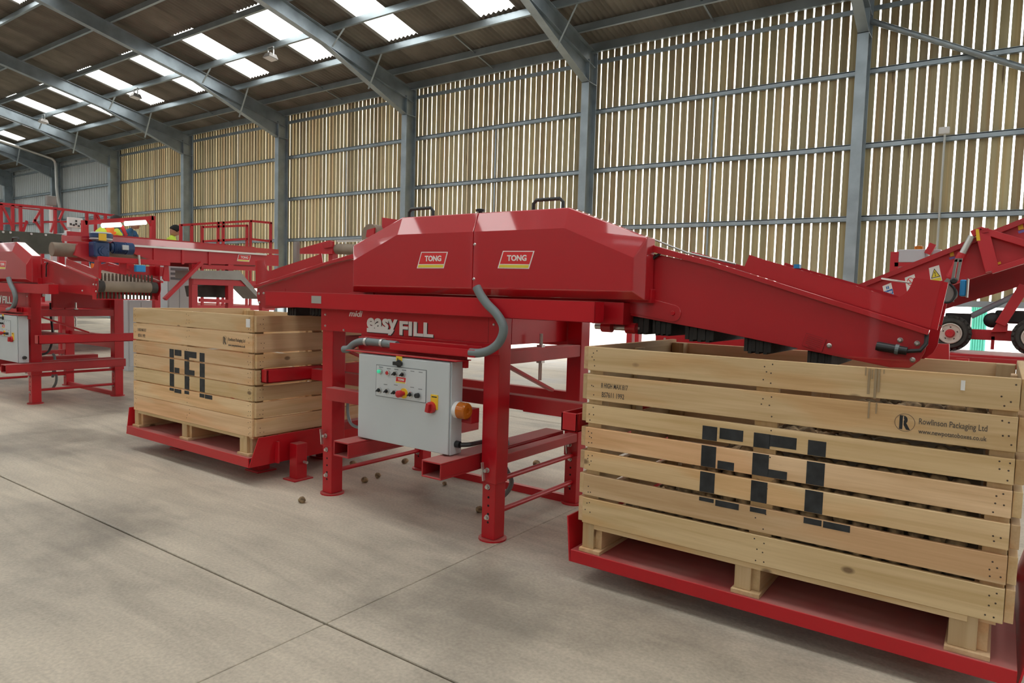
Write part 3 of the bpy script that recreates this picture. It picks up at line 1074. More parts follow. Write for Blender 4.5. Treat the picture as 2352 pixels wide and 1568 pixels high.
def build_conveyor(parent, mirror, turn, drum_seen, sign=True):
    """one of the two tilting discharge conveyors; the outline is the right-hand one, mirrored and turned as asked"""
    Yc, Yb = 3.45, 4.15
    piv = Vector((-1.55, 0, 1.60))
    ox = parent.location.x + 3.24
    oy = parent.location.y - 3.3

    def T(pt):                              # (x, z) of the right-hand conveyor -> world x, z
        d = Vector((pt[0], 0, pt[1])) - piv
        c, s_ = math.cos(turn), math.sin(turn)
        d = Vector((d.x * c - d.z * s_, 0, d.x * s_ + d.z * c)) + piv
        x = 2 * XC - d.x if mirror else d.x
        return (x + ox, d.z)

    def pl(pts, y, t, mb=None):
        mb = mb or MB()
        return mb.prism([(T(p)[0], y + oy, T(p)[1]) for p in pts], (0, t, 0))
    C3 = lambda x, y: xz((1080 + x / 3.92, 440 + y / 3.92), Yc)
    C4 = lambda x, y: xz((1640 + x / 3.303, 480 + y / 3.303), Yc)
    root = MB()
    # near and far side plates
    plate = [C3(1560, 540), C4(0, 430), C4(1625, 950), C4(1600, 1085), C4(1560, 1150), C4(1480, 1205), C4(1330, 1200), C4(0, 925), C3(1680, 1160), C3(1440, 1115), C3(1300, 1100), C3(1300, 560)]
    pl(plate, Yc, .006, root)
    cv = root.build('discharge_conveyor', 'red_gloss', parent, .002)
    far = pl(plate, Yb, .006)
    far.build('far_side_plate', 'red_paint', cv)
    # folded top flange
    fl_ = [C3(1560, 455), C4(0, 402), C4(1640, 915), C4(1625, 955), C4(0, 440), C3(1560, 522)]
    pl(fl_, Yc - .03, .034).build('top_flange', 'red_gloss', cv, .002)
    pl(fl_, Yb, .034).build('top_flange', 'red_gloss', cv, .002)
    # raised side boards
    sb = [C4(265, 345), C4(375, 382), C4(740, 487), C4(1100, 590), C4(1300, 655), C4(1355, 670), C4(1405, 665), C4(1450, 640), C4(1478, 605), C4(1495, 570), C4(1515, 520), C4(1722, 545), C4(1640, 905), C4(215, 465)]
    pl(sb, Yc + .008, .005).build('side_board', 'red_gloss', cv)
    pl(sb, Yb - .01, .005).build('side_board', 'red_paint', cv)
    # end return along the board
    q = [C4(1722, 545), C4(1640, 905)]
    (xa, za), (xb, zb) = T(q[0]), T(q[1])
    e = (-1 if mirror else 1) * .026
    MB().prism([(xa, Yc + oy + .01, za), (xa + e, Yc + oy + .01, za - .006), (xb + e, Yc + oy + .01, zb - .006), (xb, Yc + oy + .01, zb)], (0, .012, 0)).build('board_return', 'red_paint', cv)
    # belt: upper and lower run round an end drum
    s0, s1 = Vector((*C3(1300, 700), 0)), Vector((*C4(1560, 1060), 0))
    d = (s1 - s0).normalized()
    nrm = Vector((-d.y, d.x, 0))
    r = .062
    e0, e1 = s0 + d * .02, s1 - d * (.05 if drum_seen else .10)
    up = [(e0 + nrm * r), (e1 + nrm * r), (e1 + nrm * (r - .012)), (e0 + nrm * (r - .012))]
    lo = [(e0 - nrm * r), (e1 - nrm * r), (e1 - nrm * (r - .012)), (e0 - nrm * (r - .012))]
    bt = MB()
    pl([(p.x, p.y) for p in up], Yc + .02, Yb - Yc - .04, bt)
    pl([(p.x, p.y) for p in lo], Yc + .02, Yb - Yc - .04, bt)
    belt = bt.build('belt', 'belt_tan' if drum_seen else 'belt_dark', cv)
    cx, cz_ = T((e1.x, e1.y))
    nose = cv
    MB().lathe((cx, Yc + oy + .012, cz_), (0, 1, 0), [(0, .05), (.0, r), (Yb - Yc - .03, r), (Yb - Yc - .03, .05)], 24).build('end_drum', 'belt_tan' if drum_seen else 'belt_dark', cv, smooth=True)
    if drum_seen:
        for yy in (Yc + .012, Yb - .09):
            MB().lathe((cx, yy + oy, cz_), (0, 1, 0), [(0, .05), (.0, r + .004), (.07, r + .004), (.07, .05)], 24).build('drum_collar', 'belt_dark', cv, smooth=True)
        # rubber fingers standing off the belt at both runs
        for k in range(16):
            yy = Yc + .04 + k * .0405
            for sgn in (1, -1):
                for back in (0.04, ):
                    c_ = e1 - d * back + nrm * sgn * (r + .04)
                    x_, z_ = T((c_.x, c_.y))
                    MB().lathe((x_, yy + oy, z_ - .045), (0, 0, 1), [(0, .012), (.06, .0135), (.09, .009)], 8).build('rubber_finger', 'finger_rubber', cv)
        hk = MB()
        for yy in (Yc, Yb):
            c_ = e1 - nrm * .1
            x_, z_ = T((c_.x, c_.y))
            hk.box(x_ - .05, x_ + .03, yy + oy - .004, yy + oy + .006, z_ - .05, z_ + .08)
        hk.box(x_ - .006, x_ + .006, Yc + oy, Yb + oy, z_ - .05, z_ - .04)
        hk.build('finger_guard', 'red_paint', cv)
    else:
        # ribbed cleats hanging under the return run
        for c_, w in (((1450, 735), 44), ((1503, 738), 42), ((1577, 752), 66), ((1712, 778), 62), ((1857, 808), 56)):
            a, b2 = xz((c_[0], c_[1]), Yc + .05), xz((c_[0] + w, c_[1] + 6), Yc + .05)
            xa, za = T(a)
            xb, zb = T(b2)
            if mirror:
                xa, xb = xb, xa
            cl = MB()
            nn = 7
            for q_ in range(nn):
                x_ = xa + (xb - xa) * (q_ + .5) / nn
                cl.box(x_ - (xb - xa) / nn * .46, x_ + (xb - xa) / nn * .46, Yc + oy + .03 + .004 * (q_ % 2), Yb + oy - .04, min(za, zb) - .055 - .01 * (q_ % 2), max(za, zb) + .07)
            cl.build('belt_cleat', 'black_rubber', cv)
    # pivot plate with rounded end
    c0 = Vector((*C3(1830, 1090), 0))
    tp, bp_ = Vector((*C3(1845, 1020), 0)), Vector((*C3(1812, 1168), 0))
    rad = (tp - bp_).length / 2
    mid = (tp + bp_) / 2
    a0 = math.atan2((tp - mid).y, (tp - mid).x)
    arc = [(mid.x + rad * math.cos(a0 - math.pi * i / 10), mid.y + rad * math.sin(a0 - math.pi * i / 10)) for i in range(11)]
    pp = pl([C3(1480, 925)] + arc + [C3(1400, 1085)], Yc - .008, .008).build('pivot_plate', 'red_gloss', cv, .002)
    x_, z_ = T((mid.x, mid.y))
    MB().lathe((x_, Yc + oy - .008, z_), (0, -1, 0), [(0, .014), (.008, .011)], 8).build('bolt', 'red_paint', pp)
    # extension plate, bolts, sensor and plate of print at the lower end
    pl([C4(900, 850), C4(1490, 955), C4(1475, 1115), C4(1355, 1095), C4(1330, 1190), C4(880, 1090)], Yc - .003, .003).build('wear_plate', 'red_gloss', cv)
    for b4 in ((875, 1035), (1413, 993), (1541, 1018), (1507, 1143)):
        x_, z_ = T(C4(*b4))
        MB().lathe((x_, Yc + oy - .003, z_), (0, -1, 0), [(0, .0115), (.002, .0115), (.004, .008), (.009, .006)], 12).build('bolt', 'zinc', cv, smooth=True)
    if sign:
        x_, z_ = T(C4(760, 1012))
        an = turn - math.atan2(.295, 1)
        ax = Vector((math.cos(an), 0, math.sin(an)))
        uz = Vector((-math.sin(an), 0, math.cos(an)))
        c_ = Vector((x_, Yc + oy - .004, z_))
        sp = MB().prism([c_ - ax * .047 - uz * .032, c_ + ax * .047 - uz * .032, c_ + ax * .047 + uz * .032, c_ - ax * .047 + uz * .032], (0, .003, 0)).build('data_plate', 'red_mark', cv)
        y_ = Vector((0, -.001, 0))
        MB().prism([c_ + y_ - ax * .045 - uz * .03, c_ + y_ + ax * .045 - uz * .03, c_ + y_ + ax * .045 + uz * .03, c_ + y_ - ax * .045 + uz * .03], (0, .001, 0)).build('plate_face', 'red_gloss', sp)
        ln = MB()
        for i in range(6):
            w = .036 if i < 5 else .02
            k0 = c_ + y_ * 1.4 + uz * (.022 - .009 * i)
            ln.bar(k0 - ax * w, k0 + ax * w, .0015, .003)
        ln.build('print_lines', 'red_mark', sp)
        a, b2 = T(C4(1240, 1035)), T(C4(1470, 1075))
        sn = MB().tube([(a[0], Yc + oy - .03, a[1]), (a[0] + .012, Yc + oy - .03, a[1] - .002), (b2[0], Yc + oy - .03, b2[1])], [.019, .021, .018], 14).build('sensor', 'black_plastic', cv, smooth=True)
        m0 = (a[0] * .35 + b2[0] * .65, Yc + oy - .03, a[1] * .35 + b2[1] * .65)
        MB().lathe(m0, (b2[0] - a[0], 0, b2[1] - a[1]), [(-.004, .0225), (.01, .0225)], 14).build('clip', 'hose_grey', sn)
        e1_, e2_, e3_ = T(C4(1570, 1070)), T(C4(1612, 1020)), T(C4(1615, 950))
        MB().tube([(b2[0], Yc + oy - .03, b2[1]), (e1_[0], Yc + oy - .03, e1_[1]), (e2_[0], Yc + oy - .02, e2_[1]), (e3_[0], Yc + oy - .005, e3_[1])], .009, 8).build('cable', 'black_plastic', cv, smooth=True)
    c0 = [C3(1590, 850), C3(1600, 800), C3(1625, 700), C3(1640, 620), C3(1720, 560)]
    pts = [(T(p)[0], Yc + oy - .015, T(p)[1]) for p in c0]
    MB().hose(pts, .008, 8).build('cable', 'black_plastic', cv, smooth=True)
    return cv


main = build_machine('box_filler', 'big red box filler between the two crates, its grey control cabinet fully in view', 'red box fillers in a row')
second = dup_tree(main)
second.location = Vector((-3.24 - 7.25, 3.3 + .14, 0))
tag(second, 'further red box filler cut off by the left edge, its finger-edged end drum exposed')
# the sliding carriage of the further machine stands further along its beam, its cabinet sits closer to the right leg
SLIDE = {'hood_cover': -.95, 'chassis_rail': -.95, 'end_block': -.95, 'pivot_shaft': -.95, 'shaft_bracket': -.95, 'grey_hose': -.17,
         'long_beam': .12, 'rear_long_beam': .12, 'control_box': .38, 'fork_pocket': .40, 'cabinet_bracket': .38, 'cable_tray': .1}
for ch in second.children:
    ch.location.x += SLIDE.get(ch.name.split('.')[0], 0)
for o in [q for q in second.children_recursive if q.name.split('.')[0] == 'beacon']:   # the further cabinet shows no beacon
    for q in list(o.children) + [o]:
        bpy.data.objects.remove(q)
conv_main = build_conveyor(main, False, 0.0, False)
build_conveyor(main, True, math.radians(5.2), False, False)
conv_second = build_conveyor(second, False, math.radians(6.7), True, False)
conv_left = build_conveyor(second, True, math.radians(5.2), False, False)
conv_second.location.x -= .75
conv_left.location.x -= .95


# ------------------------------------------------------------------ crates and their trays
def build_crate(dx, dy, dz, label, tight):
    C = lambda x, y: (1280 + x / 2.6125, 740 + y / 2.6125)
    lv = [(145, 290, 190), (308, 465, 188), (488, 605, 182), (625, 748, 174), (765, 883, 162), (902, 1032, 152), (1043, 1195, 144)]
    rows = []
    for t_, b_, x_ in lv:
        rows.append((P(*C(x_, t_), Y=3.15).z, P(*C(x_ - 4, b_), Y=3.15).z))
    rows = [(t_ + dz - (.002 if i else 0), b_ + dz + (.003 if i < 6 else 0)) for i, (t_, b_) in enumerate(rows)]
    if tight:                                # boards of this crate sit closer together
        rows = [(t_ + (.006 if i else 0), b_ - (.007 if i < 6 else 0)) for i, (t_, b_) in enumerate(rows)]
    x0, x1, y0, y1 = -1.75 + dx, .07 + dx, 3.15 + dy, 4.36 + dy
    base = .165 + dz
    root = empty('potato_crate', ((x0 + x1) / 2, (y0 + y1) / 2, base), label, 'crate', 'wooden potato crates')
    rnd = random.Random(int(dx * 100) + 5)
    fronts = []
    for i, (zt, zb) in enumerate(rows):
        j = rnd.uniform(-.006, .006)
        fb = box('front_board', 'crate_board', root, x0, x1, y0 + j * .3, y0 + .022, zb, zt, .0025)
        fronts.append((fb, zb, zt, y0 + j * .3))
        box('rear_board', 'crate_board', root, x0, x1, y1 - .022, y1, zb - .022, zt - .022, .0025)
        for xs_ in (x0 - .032, x1 + .002):
            box('side_board', 'crate_side', root, xs_, xs_ + .03, y0 + .012 + rnd.uniform(0, .006), y1 - .012, zb + rnd.uniform(0, .006), zt - .002, .0025)
        nl = MB()
        for x_ in (x0 + .025, x0 + .045, x1 - .05, x1 - .022, x0 + .9, x0 + .935):
            for q in (0.2, .5, .8):
                if rnd.random() < .78:
                    nl.lathe((x_ + rnd.uniform(-.008, .008), y0 + j * .3, zb + (zt - zb) * q + rnd.uniform(-.01, .01)), (0, -1, 0), [(-.001, .0035), (.0006, .0035)], 7)
        nl.build('nails', 'nail_head', fb, kind='stuff')
        nl = MB()
        for q in (0.25, .5, .78):
            for yy in (y0 + .05, y0 + .075):
                if rnd.random() < .7:
                    nl.lathe((x1 + .032, yy + rnd.uniform(-.006, .006), zb + (zt - zb) * q), (1, 0, 0), [(-.001, .0035), (.0006, .0035)], 7)
        if nl.v:
            nl.build('nails', 'nail_head', fb, kind='stuff')
    zt, zb = rows[0][0], rows[-1][1]
    for xa in (x0 + .002, x1 - .082):
        for ya in (y0 + .023, y1 - .1):
            box('corner_post', 'crate_post', root, xa, xa + .08, ya, ya + .077, zb - .0, zt - .02, .004)
    for ya in (y0 + .023, y1 - .05):
        box('middle_post', 'crate_post', root, x0 + .86, x0 + .96, ya, ya + .026, zb, zt - .03, .003)
    for xa in (x0, x1 - .026):
        box('middle_post', 'crate_post', root, xa, xa + .024, (y0 + y1) / 2 - .05, (y0 + y1) / 2 + .05, zb, zt - .03, .003)
    # floor boards, bearers and skids
    n = 10
    for i in range(n):
        ya = y0 + .024 + (y1 - y0 - .05) * i / n
        box('floor_board', 'crate_board', root, x0 + .02, x1 - .02, ya, ya + (y1 - y0 - .05) / n - .006, zb - .02, zb - .001, .002)
    box('bottom_rail', 'crate_board', root, x0 + .07, x1 - .11, y0 + .004, y0 + .022, zb - .026, zb - .001, .002)
    for xa, xb in ((x0 + .002, x0 + .115), (x0 + .81, x0 + .93), (x1 - .17, x1 - .03)):
        box('bearer', 'crate_side', root, xa + .06, xb - .01, y0 + .03, y1 - .03, base + .02, zb - .02, .003)
        box('foot_block', 'crate_post', root, xa, xb - .045, y0 + .0065, y0 + .11, base + .02, zb - .001, .003)
        box('skid', 'crate_side', root, xa - .01, xb, y0 - .01, y1, base, base + .02, .002)
    # stencilled letters, laid on each board they cross
    C2 = lambda x, y: (1780 + x / 1.9895, 780 + y / 1.9895)

    def rect(px0, py0, px1, py1):
        a, c = P(*px0, Y=3.15) if False else P(px0, py0, Y=3.15), P(px1, py1, Y=3.15)
        return a.x + dx, c.x + dx, c.z + dz, a.z + dz
    L1 = [(*C(872, 618), *C(938, 1085)), (*C(975, 632), *C(1113, 718)), (*C(962, 828), *C(1058, 905)), (*C(950, 1045), *C(1088, 1128))]
    L2 = [(*C(1180, 660), *C(1252, 1153)), (*C(1275, 674), *C(1433, 766)), (*C(1265, 880), *C(1376, 955))]
    L3 = [(*C2(152, 457), *C2(212, 853)), (*C2(222, 805), *C2(342, 882))]
    for letter in (L1, L2, L3):
        mb = MB()
        for r in letter:
            xa, xb, za, zb_ = rect(*r)
            xb = xa + (xb - xa)
            for fb, b0, b1, yy in fronts:
                lo, hi = max(za, b0 + .002), min(zb_, b1 - .002)
                if hi - lo > .006:
                    mb.box(xa, xb, yy - .0012, yy + .002, lo, hi)
        if mb.v:
            mb.build('stencil_letter', 'stencil_paint', root)
    # branded print on the second board
    fb, b0, b1, yy = fronts[1]
    h = b1 - b0
    ink = 'brand_ink'
    xa = P(1381, 885, Y=3.15).x + dx
    xb = P(1442, 890, Y=3.15).x + dx
    text('8 HIGH MAX 817', 'lettering', ink, fb, xa, xb, b1 - h * .48, b1 - h * .29, yy - .0004, depth=.0006, bold=.01)
    text('BS7611 1992', 'lettering', ink, fb, xa + .006, xb - .018, b1 - h * .84, b1 - h * .64, yy - .0004, depth=.0006, bold=.01)
    a, c = P(2111, 965, Y=3.15).x + dx, P(2268, 985, Y=3.15).x + dx
    text('Rowlinson Packaging Ltd', 'lettering', ink, fb, a, c, b1 - h * .55, b1 - h * .32, yy - .0004, depth=.0006, bold=.008)
    text('www.newpotatoboxes.co.uk', 'lettering', ink, fb, a, c, b1 - h * .82, b1 - h * .64, yy - .0004, depth=.0006, bold=.012)
    cx_ = P(2078, 973, Y=3.15).x + dx
    cz_ = b1 - h * .50
    r_ = .036
    ring = MB()
    for k in range(28):
        t0, t1 = 2 * math.pi * k / 28, 2 * math.pi * (k + 1) / 28
        ring.prism([(cx_ + r_ * math.cos(t0), yy - .0008, cz_ + r_ * math.sin(t0)), (cx_ + r_ * math.cos(t1), yy - .0008, cz_ + r_ * math.sin(t1)),
                    (cx_ + (r_ - .0015) * math.cos(t1), yy - .0008, cz_ + (r_ - .0015) * math.sin(t1)), (cx_ + (r_ - .0015) * math.cos(t0), yy - .0008, cz_ + (r_ - .0015) * math.sin(t0))], (0, .001, 0))
    ring.build('roundel', ink, fb)
    text('R', 'lettering', 'stencil_paint', fb, cx_ - .019, cx_ + .02, cz_ - .028, cz_ + .028, yy - .0004, depth=.0006, bold=.05)
    box('roundel_stripe', 'crate_board', fb, cx_ - .007, cx_ - .004, yy - .0016, yy - .0005, cz_ - .026, cz_ + .026)
    return root, fronts, (x0, x1, y0, y1, base, rows[0][0])


crate1, fr1, dim1 = build_crate(0, 0, 0, 'large wooden slatted crate full of potatoes under the lowered conveyor at right', False)
crate2, fr2, dim2 = build_crate(-4.685, -.05, .048, 'wooden slatted crate standing empty between the two red box fillers', True)
# mould drips under the conveyor end
dr_ = MB()
for px0, y0_, y1_ in ((1988, 843, 862), (1995, 846, 905), (2003, 848, 870), (2010, 846, 915), (2018, 847, 900), (2030, 848, 858), (1995, 921, 960), (2012, 925, 950)):
    a, c = P(px0, y0_, Y=3.15), P(px0 + 1.5, y1_, Y=3.15)
    dr_.box(a.x, c.x, 3.1466, 3.15, c.z, a.z)
dr_.build('drip_stain', 'ink_faint', crate1, kind='stuff')
# paper tags stapled on
a = P(2212, 884, Y=3.15)
tag(box('paper_scrap', 'paper', None, a.x - .007, a.x + .007, 3.144, 3.1475, a.z - .02, a.z + .018), 'small torn white paper scrap stapled to the full crate', 'paper')
a = P(571, 742, Y=3.1)
tag(box('paper_label', 'paper', None, a.x - .025, a.x + .025, 3.094, 3.0975, a.z - .032, a.z + .032), 'square white paper label on the top board of the empty crate', 'label')


def build_tray(x0, x1, y0, y1, zb, zt, label, post):
    root = empty('crate_tray', ((x0 + x1) / 2, (y0 + y1) / 2, 0), label, 'tray', 'red crate trays')
    box('deck', 'red_dusty', root, x0, x1, y0 + .005, y1, zt - .012, zt, .002)
    box('front_lip', 'red_paint', root, x0, x1, y0, y0 + .01, zb, zt + .001, .003)
    box('rear_lip', 'red_paint', root, x0, x1, y1, y1 + .012, zb, zt + .12, .003)
    for s, xs_ in ((-1, x0), (1, x1)):
        g_ = MB()
        o_ = s * .05
        g_.hexa([(xs_, y0, zb), (xs_ + s * .008, y0, zb), (xs_ + s * .008, y1, zb), (xs_, y1, zb),
                 (xs_ + o_, y0 + .05, zt + .16), (xs_ + o_ + s * .008, y0 + .05, zt + .16), (xs_ + o_ + s * .008, y1, zt + .16), (xs_ + o_, y1, zt + .16)])
        g_.build('side_guide', 'red_paint', root, .002)
    for yy in (y0 + .35, y1 - .3):
        for xs_ in (x0 + .35, x1 - .35):
            lg = MB().box(xs_ - .05, xs_ + .05, yy - .05, yy + .05, .012, zt - .012)
            lg.box(xs_ - .09, xs_ + .09, yy - .09, yy + .09, 0, .012)
            lg.build('support_foot', 'red_paint', root, .003)
    if post:
        xs_ = x1 + .055
        pt = MB().box(xs_, xs_ + .09, y0 + .33, y0 + .43, .012, .29).box(xs_ - .03, xs_ + .12, y0 + .29, y0 + .47, 0, .012)
        pt.build('hinge_post', 'red_paint', root, .003)
        box('hinge_flange', 'red_paint', root, x1 + .03, x1 + .075, y0 + .21, y0 + .225, .15, .32, .002)
        MB().tube([(xs_ + .09, y0 + .4, .14), (xs_ + .13, y0 + .4, .14)], .012, 8).build('grease_point', 'zinc', root)
    return root


build_tray(-6.49, -4.60, 3.06, 4.36, .14, .213, 'low red steel tray carrying the empty crate, hinge post at its side', True)
build_tray(-1.80, .125, 3.125, 4.42, .10, .165, 'low red steel tray carrying the potato-filled crate at lower right', False)

# ------------------------------------------------------------------ potatoes
def potato_mesh(seed, sub=2):
    rnd = random.Random(seed)
    bm = bmesh.new()
    bmesh.ops.create_icosphere(bm, subdivisions=sub, radius=1)
    ph = [rnd.uniform(0, 6) for _ in range(6)]
    for v in bm.verts:
        c = v.co
        k = 1 + .09 * math.sin(2.3 * c.x + ph[0]) + .08 * math.sin(2.9 * c.y + ph[1]) + .05 * math.sin(4.1 * c.z + ph[2])
        v.co = Vector((c.x * .039, c.y * .030, c.z * .028)) * k
    me = bpy.data.meshes.new('potato')
    bm.to_mesh(me)
    bm.free()
    me.shade_smooth()
    me.materials.append(M['potato_skin'])
    return me


PM = [potato_mesh(i) for i in range(5)]
rp = random.Random(21)


def potato(x, y, z, label, group=None, s=1.0):
    o = bpy.data.objects.new('potato', rp.choice(PM))
    o.location = (x, y, z)
    o.rotation_euler = (rp.uniform(-.4, .4), rp.uniform(-.4, .4), rp.uniform(0, 3.1))
    o.scale = (s, s, s)
    COL.objects.link(o)
    return tag(o, label, 'potato', group)


x0, x1, y0, y1, cb_, ct_ = dim1


def heap(x):
    tab = [(-1.75, .30), (-1.45, .46), (-1.24, .66), (-.72, .93), (-.45, 1.03), (-.2, 1.12), (.2, 1.14)]
    for (xa, za), (xb, zb) in zip(tab[:-1], tab[1:]):
        if x <= xb:
            return za + (zb - za) * (x - xa) / (xb - xa)
    return 1.14


cnt = 0
zlist = []
row = 0
z = cb_ + .185
while z < ct_ - .1:
    x = x0 + .115 + (.035 if row % 2 else 0)
    while x < x1 - .11:
        if z < heap(x) and not (x0 + .82 < x < x0 + 1.0 and False):
            zlist.append((x, z))
        x += .07
    z += .058
    row += 1
for x, z in zlist[:300]:
    potato(x + rp.uniform(-.006, .006), y0 + .058 + rp.uniform(-.003, .003), z + rp.uniform(-.004, .004), 'soil-brown potato heaped inside the full crate, seen through its board gaps', 'potatoes in the full crate', rp.uniform(.92, 1.08))
    cnt += 1
# the bulk of the heap behind the front layer
bm = bmesh.new()
for i in range(900):
    x = rp.uniform(x0 + .12, x1 - .12)
    y = rp.uniform(y0 + .16, y1 - .16)
    z = heap(x) - rp.uniform(.0, .07)
    src = rp.choice(PM)
    t0 = len(bm.verts)
    bmt = bmesh.new()
    bmesh.ops.create_icosphere(bmt, subdivisions=1, radius=.036)
    mt = bpy.data.meshes.new('tmp')
    bmt.to_mesh(mt)
    bmt.free()
    mt.transform(Matrix.Translation((x, y, z)) @ Matrix.Rotation(rp.uniform(0, 3), 4, 'Z') @ Matrix.Diagonal((1.1, .9, .8, 1)))
    bm.from_mesh(mt)
    bpy.data.meshes.remove(mt)
me = bpy.data.meshes.new('potato_heap')
bm.to_mesh(me)
bm.free()
me.shade_smooth()
me.materials.append(M['potato_skin'])
o = bpy.data.objects.new('potato_heap', me)
COL.objects.link(o)
tag(o, 'heap of loose soil-brown potatoes filling the big crate', 'potatoes', None, 'stuff')
MB().prism([(x0 + .1, y0 + .14, cb_ + .155), (x1 - .1, y0 + .14, cb_ + .155), (x1 - .1, y0 + .14, heap(x1 - .1) - .05), (x1 - .5, y0 + .14, heap(x1 - .5) - .06), (x0 + .9, y0 + .14, heap(x0 + .9) - .06), (x0 + .5, y0 + .14, heap(x0 + .5) - .08), (x0 + .1, y0 + .14, heap(x0 + .1) - .05)], (0, y1 - y0 - .26, 0)).build('heap_core', 'mud', o)

for (px, py), lb, s in (((693, 1148), 'lone potato on the concrete in front of the left front leg', .8), ((811, 1064), 'potato lying under the cabinet behind the left fork pocket', .9),
                        ((838, 1102), 'potato nearest the camera of the pair under the control cabinet', .8), ((868, 1092), 'potato to the right in the pair under the control cabinet', .8),
                        ((930, 1059), 'potato by the rear left leg foot', .9), ((1233, 1065), 'potato on bright floor seen between the right-hand legs', 1.0),
                        ((1021, 1108), 'tiny potato on the floor under the right fork pocket', .55), ((1102, 1170), 'potato tucked against the right front leg', .8)):
    p = P(px, py, Z=.02)
    potato(p.x, p.y, .026 * s, lb, None, s)


# ------------------------------------------------------------------ things at the back of the hall, left
B = lambda x, y: (x / 3.0156, 440 + y / 3.0156)
K = lambda x, y: (120 + x / 6.5333, 480 + y / 6.5333)
G = lambda x, y: (x / 6.534, 320 + y / 6.534)
A = lambda x, y: (580 + x / 3.92, 440 + y / 3.92)


def sideX(pts, X, t, name, mat, parent, bevel=0):
    return MB().prism([P(*p, X=X) for p in pts], (-t, 0, 0)).build(name, mat, parent, bevel)


def sideY(pts, Y, t, name, mat, parent, bevel=0):
    return MB().prism([P(*p, Y=Y) for p in pts], (0, t, 0)).build(name, mat, parent, bevel)


def leg_to_floor(p, w, name, mat, parent):
    return box(name, mat, parent, p.x - w / 2, p.x + w / 2, p.y - w / 2, p.y + w / 2, 0, p.z, .003)


X1 = -11.0
feed = empty('feed_conveyor', (X1 - .4, 6, 0), 'long red feed conveyor with blue motor running behind the further box filler', 'conveyor')
sideX([K(150, 395), K(600, 408), K(1050, 425), B(1930, 400), B(1930, 432), K(1210, 540), K(600, 495), K(150, 480)], X1, .03, 'upper_board', 'red_gloss', feed)
MB().bar(P(*K(1210, 548), X=X1 + .015), P(*B(1845, 436), X=X1 + .015), .03, .03).build('edge_strip', 'zinc', feed)
band = sideX([K(1210, 556), B(1930, 440), B(1930, 515), B(1080, 487), K(1210, 660)], X1, .06, 'side_beam', 'red_far', feed)
for q in (1535, 1960, 2360):
    p0 = P(*K(q, 590 + (q - 1535) * .04), X=X1 + .01)
    box('stiffener', 'red_far', band, X1, X1 + .02, p0.y - .02, p0.y + .02, p0.z - .24, p0.z)
yn, yfar = P(*K(560, 600), X=X1).y, P(*B(1930, 450), X=X1).y
zt_ = P(*K(1210, 560), X=X1).z
box('far_side', 'red_far', feed, X1 - .76, X1 - .73, yn, yfar, zt_ - .25, zt_ + .2)
box('belt', 'belt_tan', feed, X1 - .73, X1 - .06, yn - .1, yfar, zt_ - .16, zt_ - .02)
sideX([K(385, 515), K(620, 520), K(700, 760), K(600, 790), K(330, 690)], X1 + .03, .05, 'end_bracket', 'red_far', feed)
pA, pB = P(*K(-10, 600), X=X1 - .1), P(*K(372, 600), X=X1 - .1)
MB().lathe((X1 - .1, pA.y, pA.z), (0, 1, 0), [(0, .02), (0, .1), (pB.y - pA.y, .1), (pB.y - pA.y, .02)], 18).build('nose_roller', 'belt_tan', feed, smooth=True)
# motor and gearbox
g0, g1 = P(*K(630, 715), X=X1 + .22), P(*K(865, 500), X=X1 + .22)
mo = box('gearbox', 'motor_blue', feed, X1 + .03, X1 + .22, g0.y, g1.y, g0.z, g1.z, .02)
cg = (g0 + g1) / 2
cov = MB().lathe((X1 + .22, cg.y + .02, cg.z - .02), (1, 0, 0), [(0, .075), (.02, .075), (.02, .045), (.03, .045)], 18)
for k in range(8):
    cov.lathe((X1 + .24, cg.y + .02 + .062 * math.cos(k * .785), cg.z - .02 + .062 * math.sin(k * .785)), (1, 0, 0), [(0, .008), (.006, .008)], 6)
cov.build('gearbox_cover', 'motor_blue', mo)
m0, m1 = P(*K(865, 575), X=X1 + .12), P(*K(1205, 580), X=X1 + .12)
rm = (P(*K(1100, 485), X=X1 + .12).z - P(*K(1100, 665), X=X1 + .12).z) / 2
Lm = m1.y - m0.y
prof = [(0, rm * .7), (Lm * .1, rm * .75)]
for k in range(9):
    t = Lm * (.12 + .055 * k)
    prof += [(t, rm * .88), (t, rm), (t + Lm * .028, rm), (t + Lm * .028, rm * .88)]
prof += [(Lm * .66, rm * .9), (Lm * .66, rm * 1.02), (Lm * .98, rm * 1.0), (Lm, rm * .8)]
mt_ = MB().lathe((X1 + .12, m0.y, m0.z), (0, 1, 0), prof, 20).build('motor', 'motor_blue', feed, smooth=True)
box('terminal_box', 'box_grey', mt_, X1 + .12 + rm * .6, X1 + .12 + rm * 1.25, m0.y + Lm * .4, m0.y + Lm * .68, m0.z - rm * .3, m0.z + rm * .5, .005)
u0, u1 = P(*K(735, 490), X=X1 + .12), P(*K(735, 350), X=X1 + .12)
um = MB().lathe((X1 + .12, u0.y, u0.z), (0, 0, 1), [(0, .1), (.03, .15), (.05, .15), (.06, .12), (.1, .12), (u1.z - u0.z - .04, .15), (u1.z - u0.z, .13)], 20).build('drive_motor', 'box_grey', feed, smooth=True)
MB().lathe((X1 + .12, u0.y, u0.z + (u1.z - u0.z) * .42), (0, 0, 1), [(0, .153), (.06, .153)], 20).build('motor_band', 'motor_blue', um, smooth=True)
yl = P(*K(760, 420), X=X1 + .29)
box('warning_label', 'yellow', um, X1 + .27, X1 + .29, yl.y - .05, yl.y + .05, yl.z - .05, yl.z + .05)
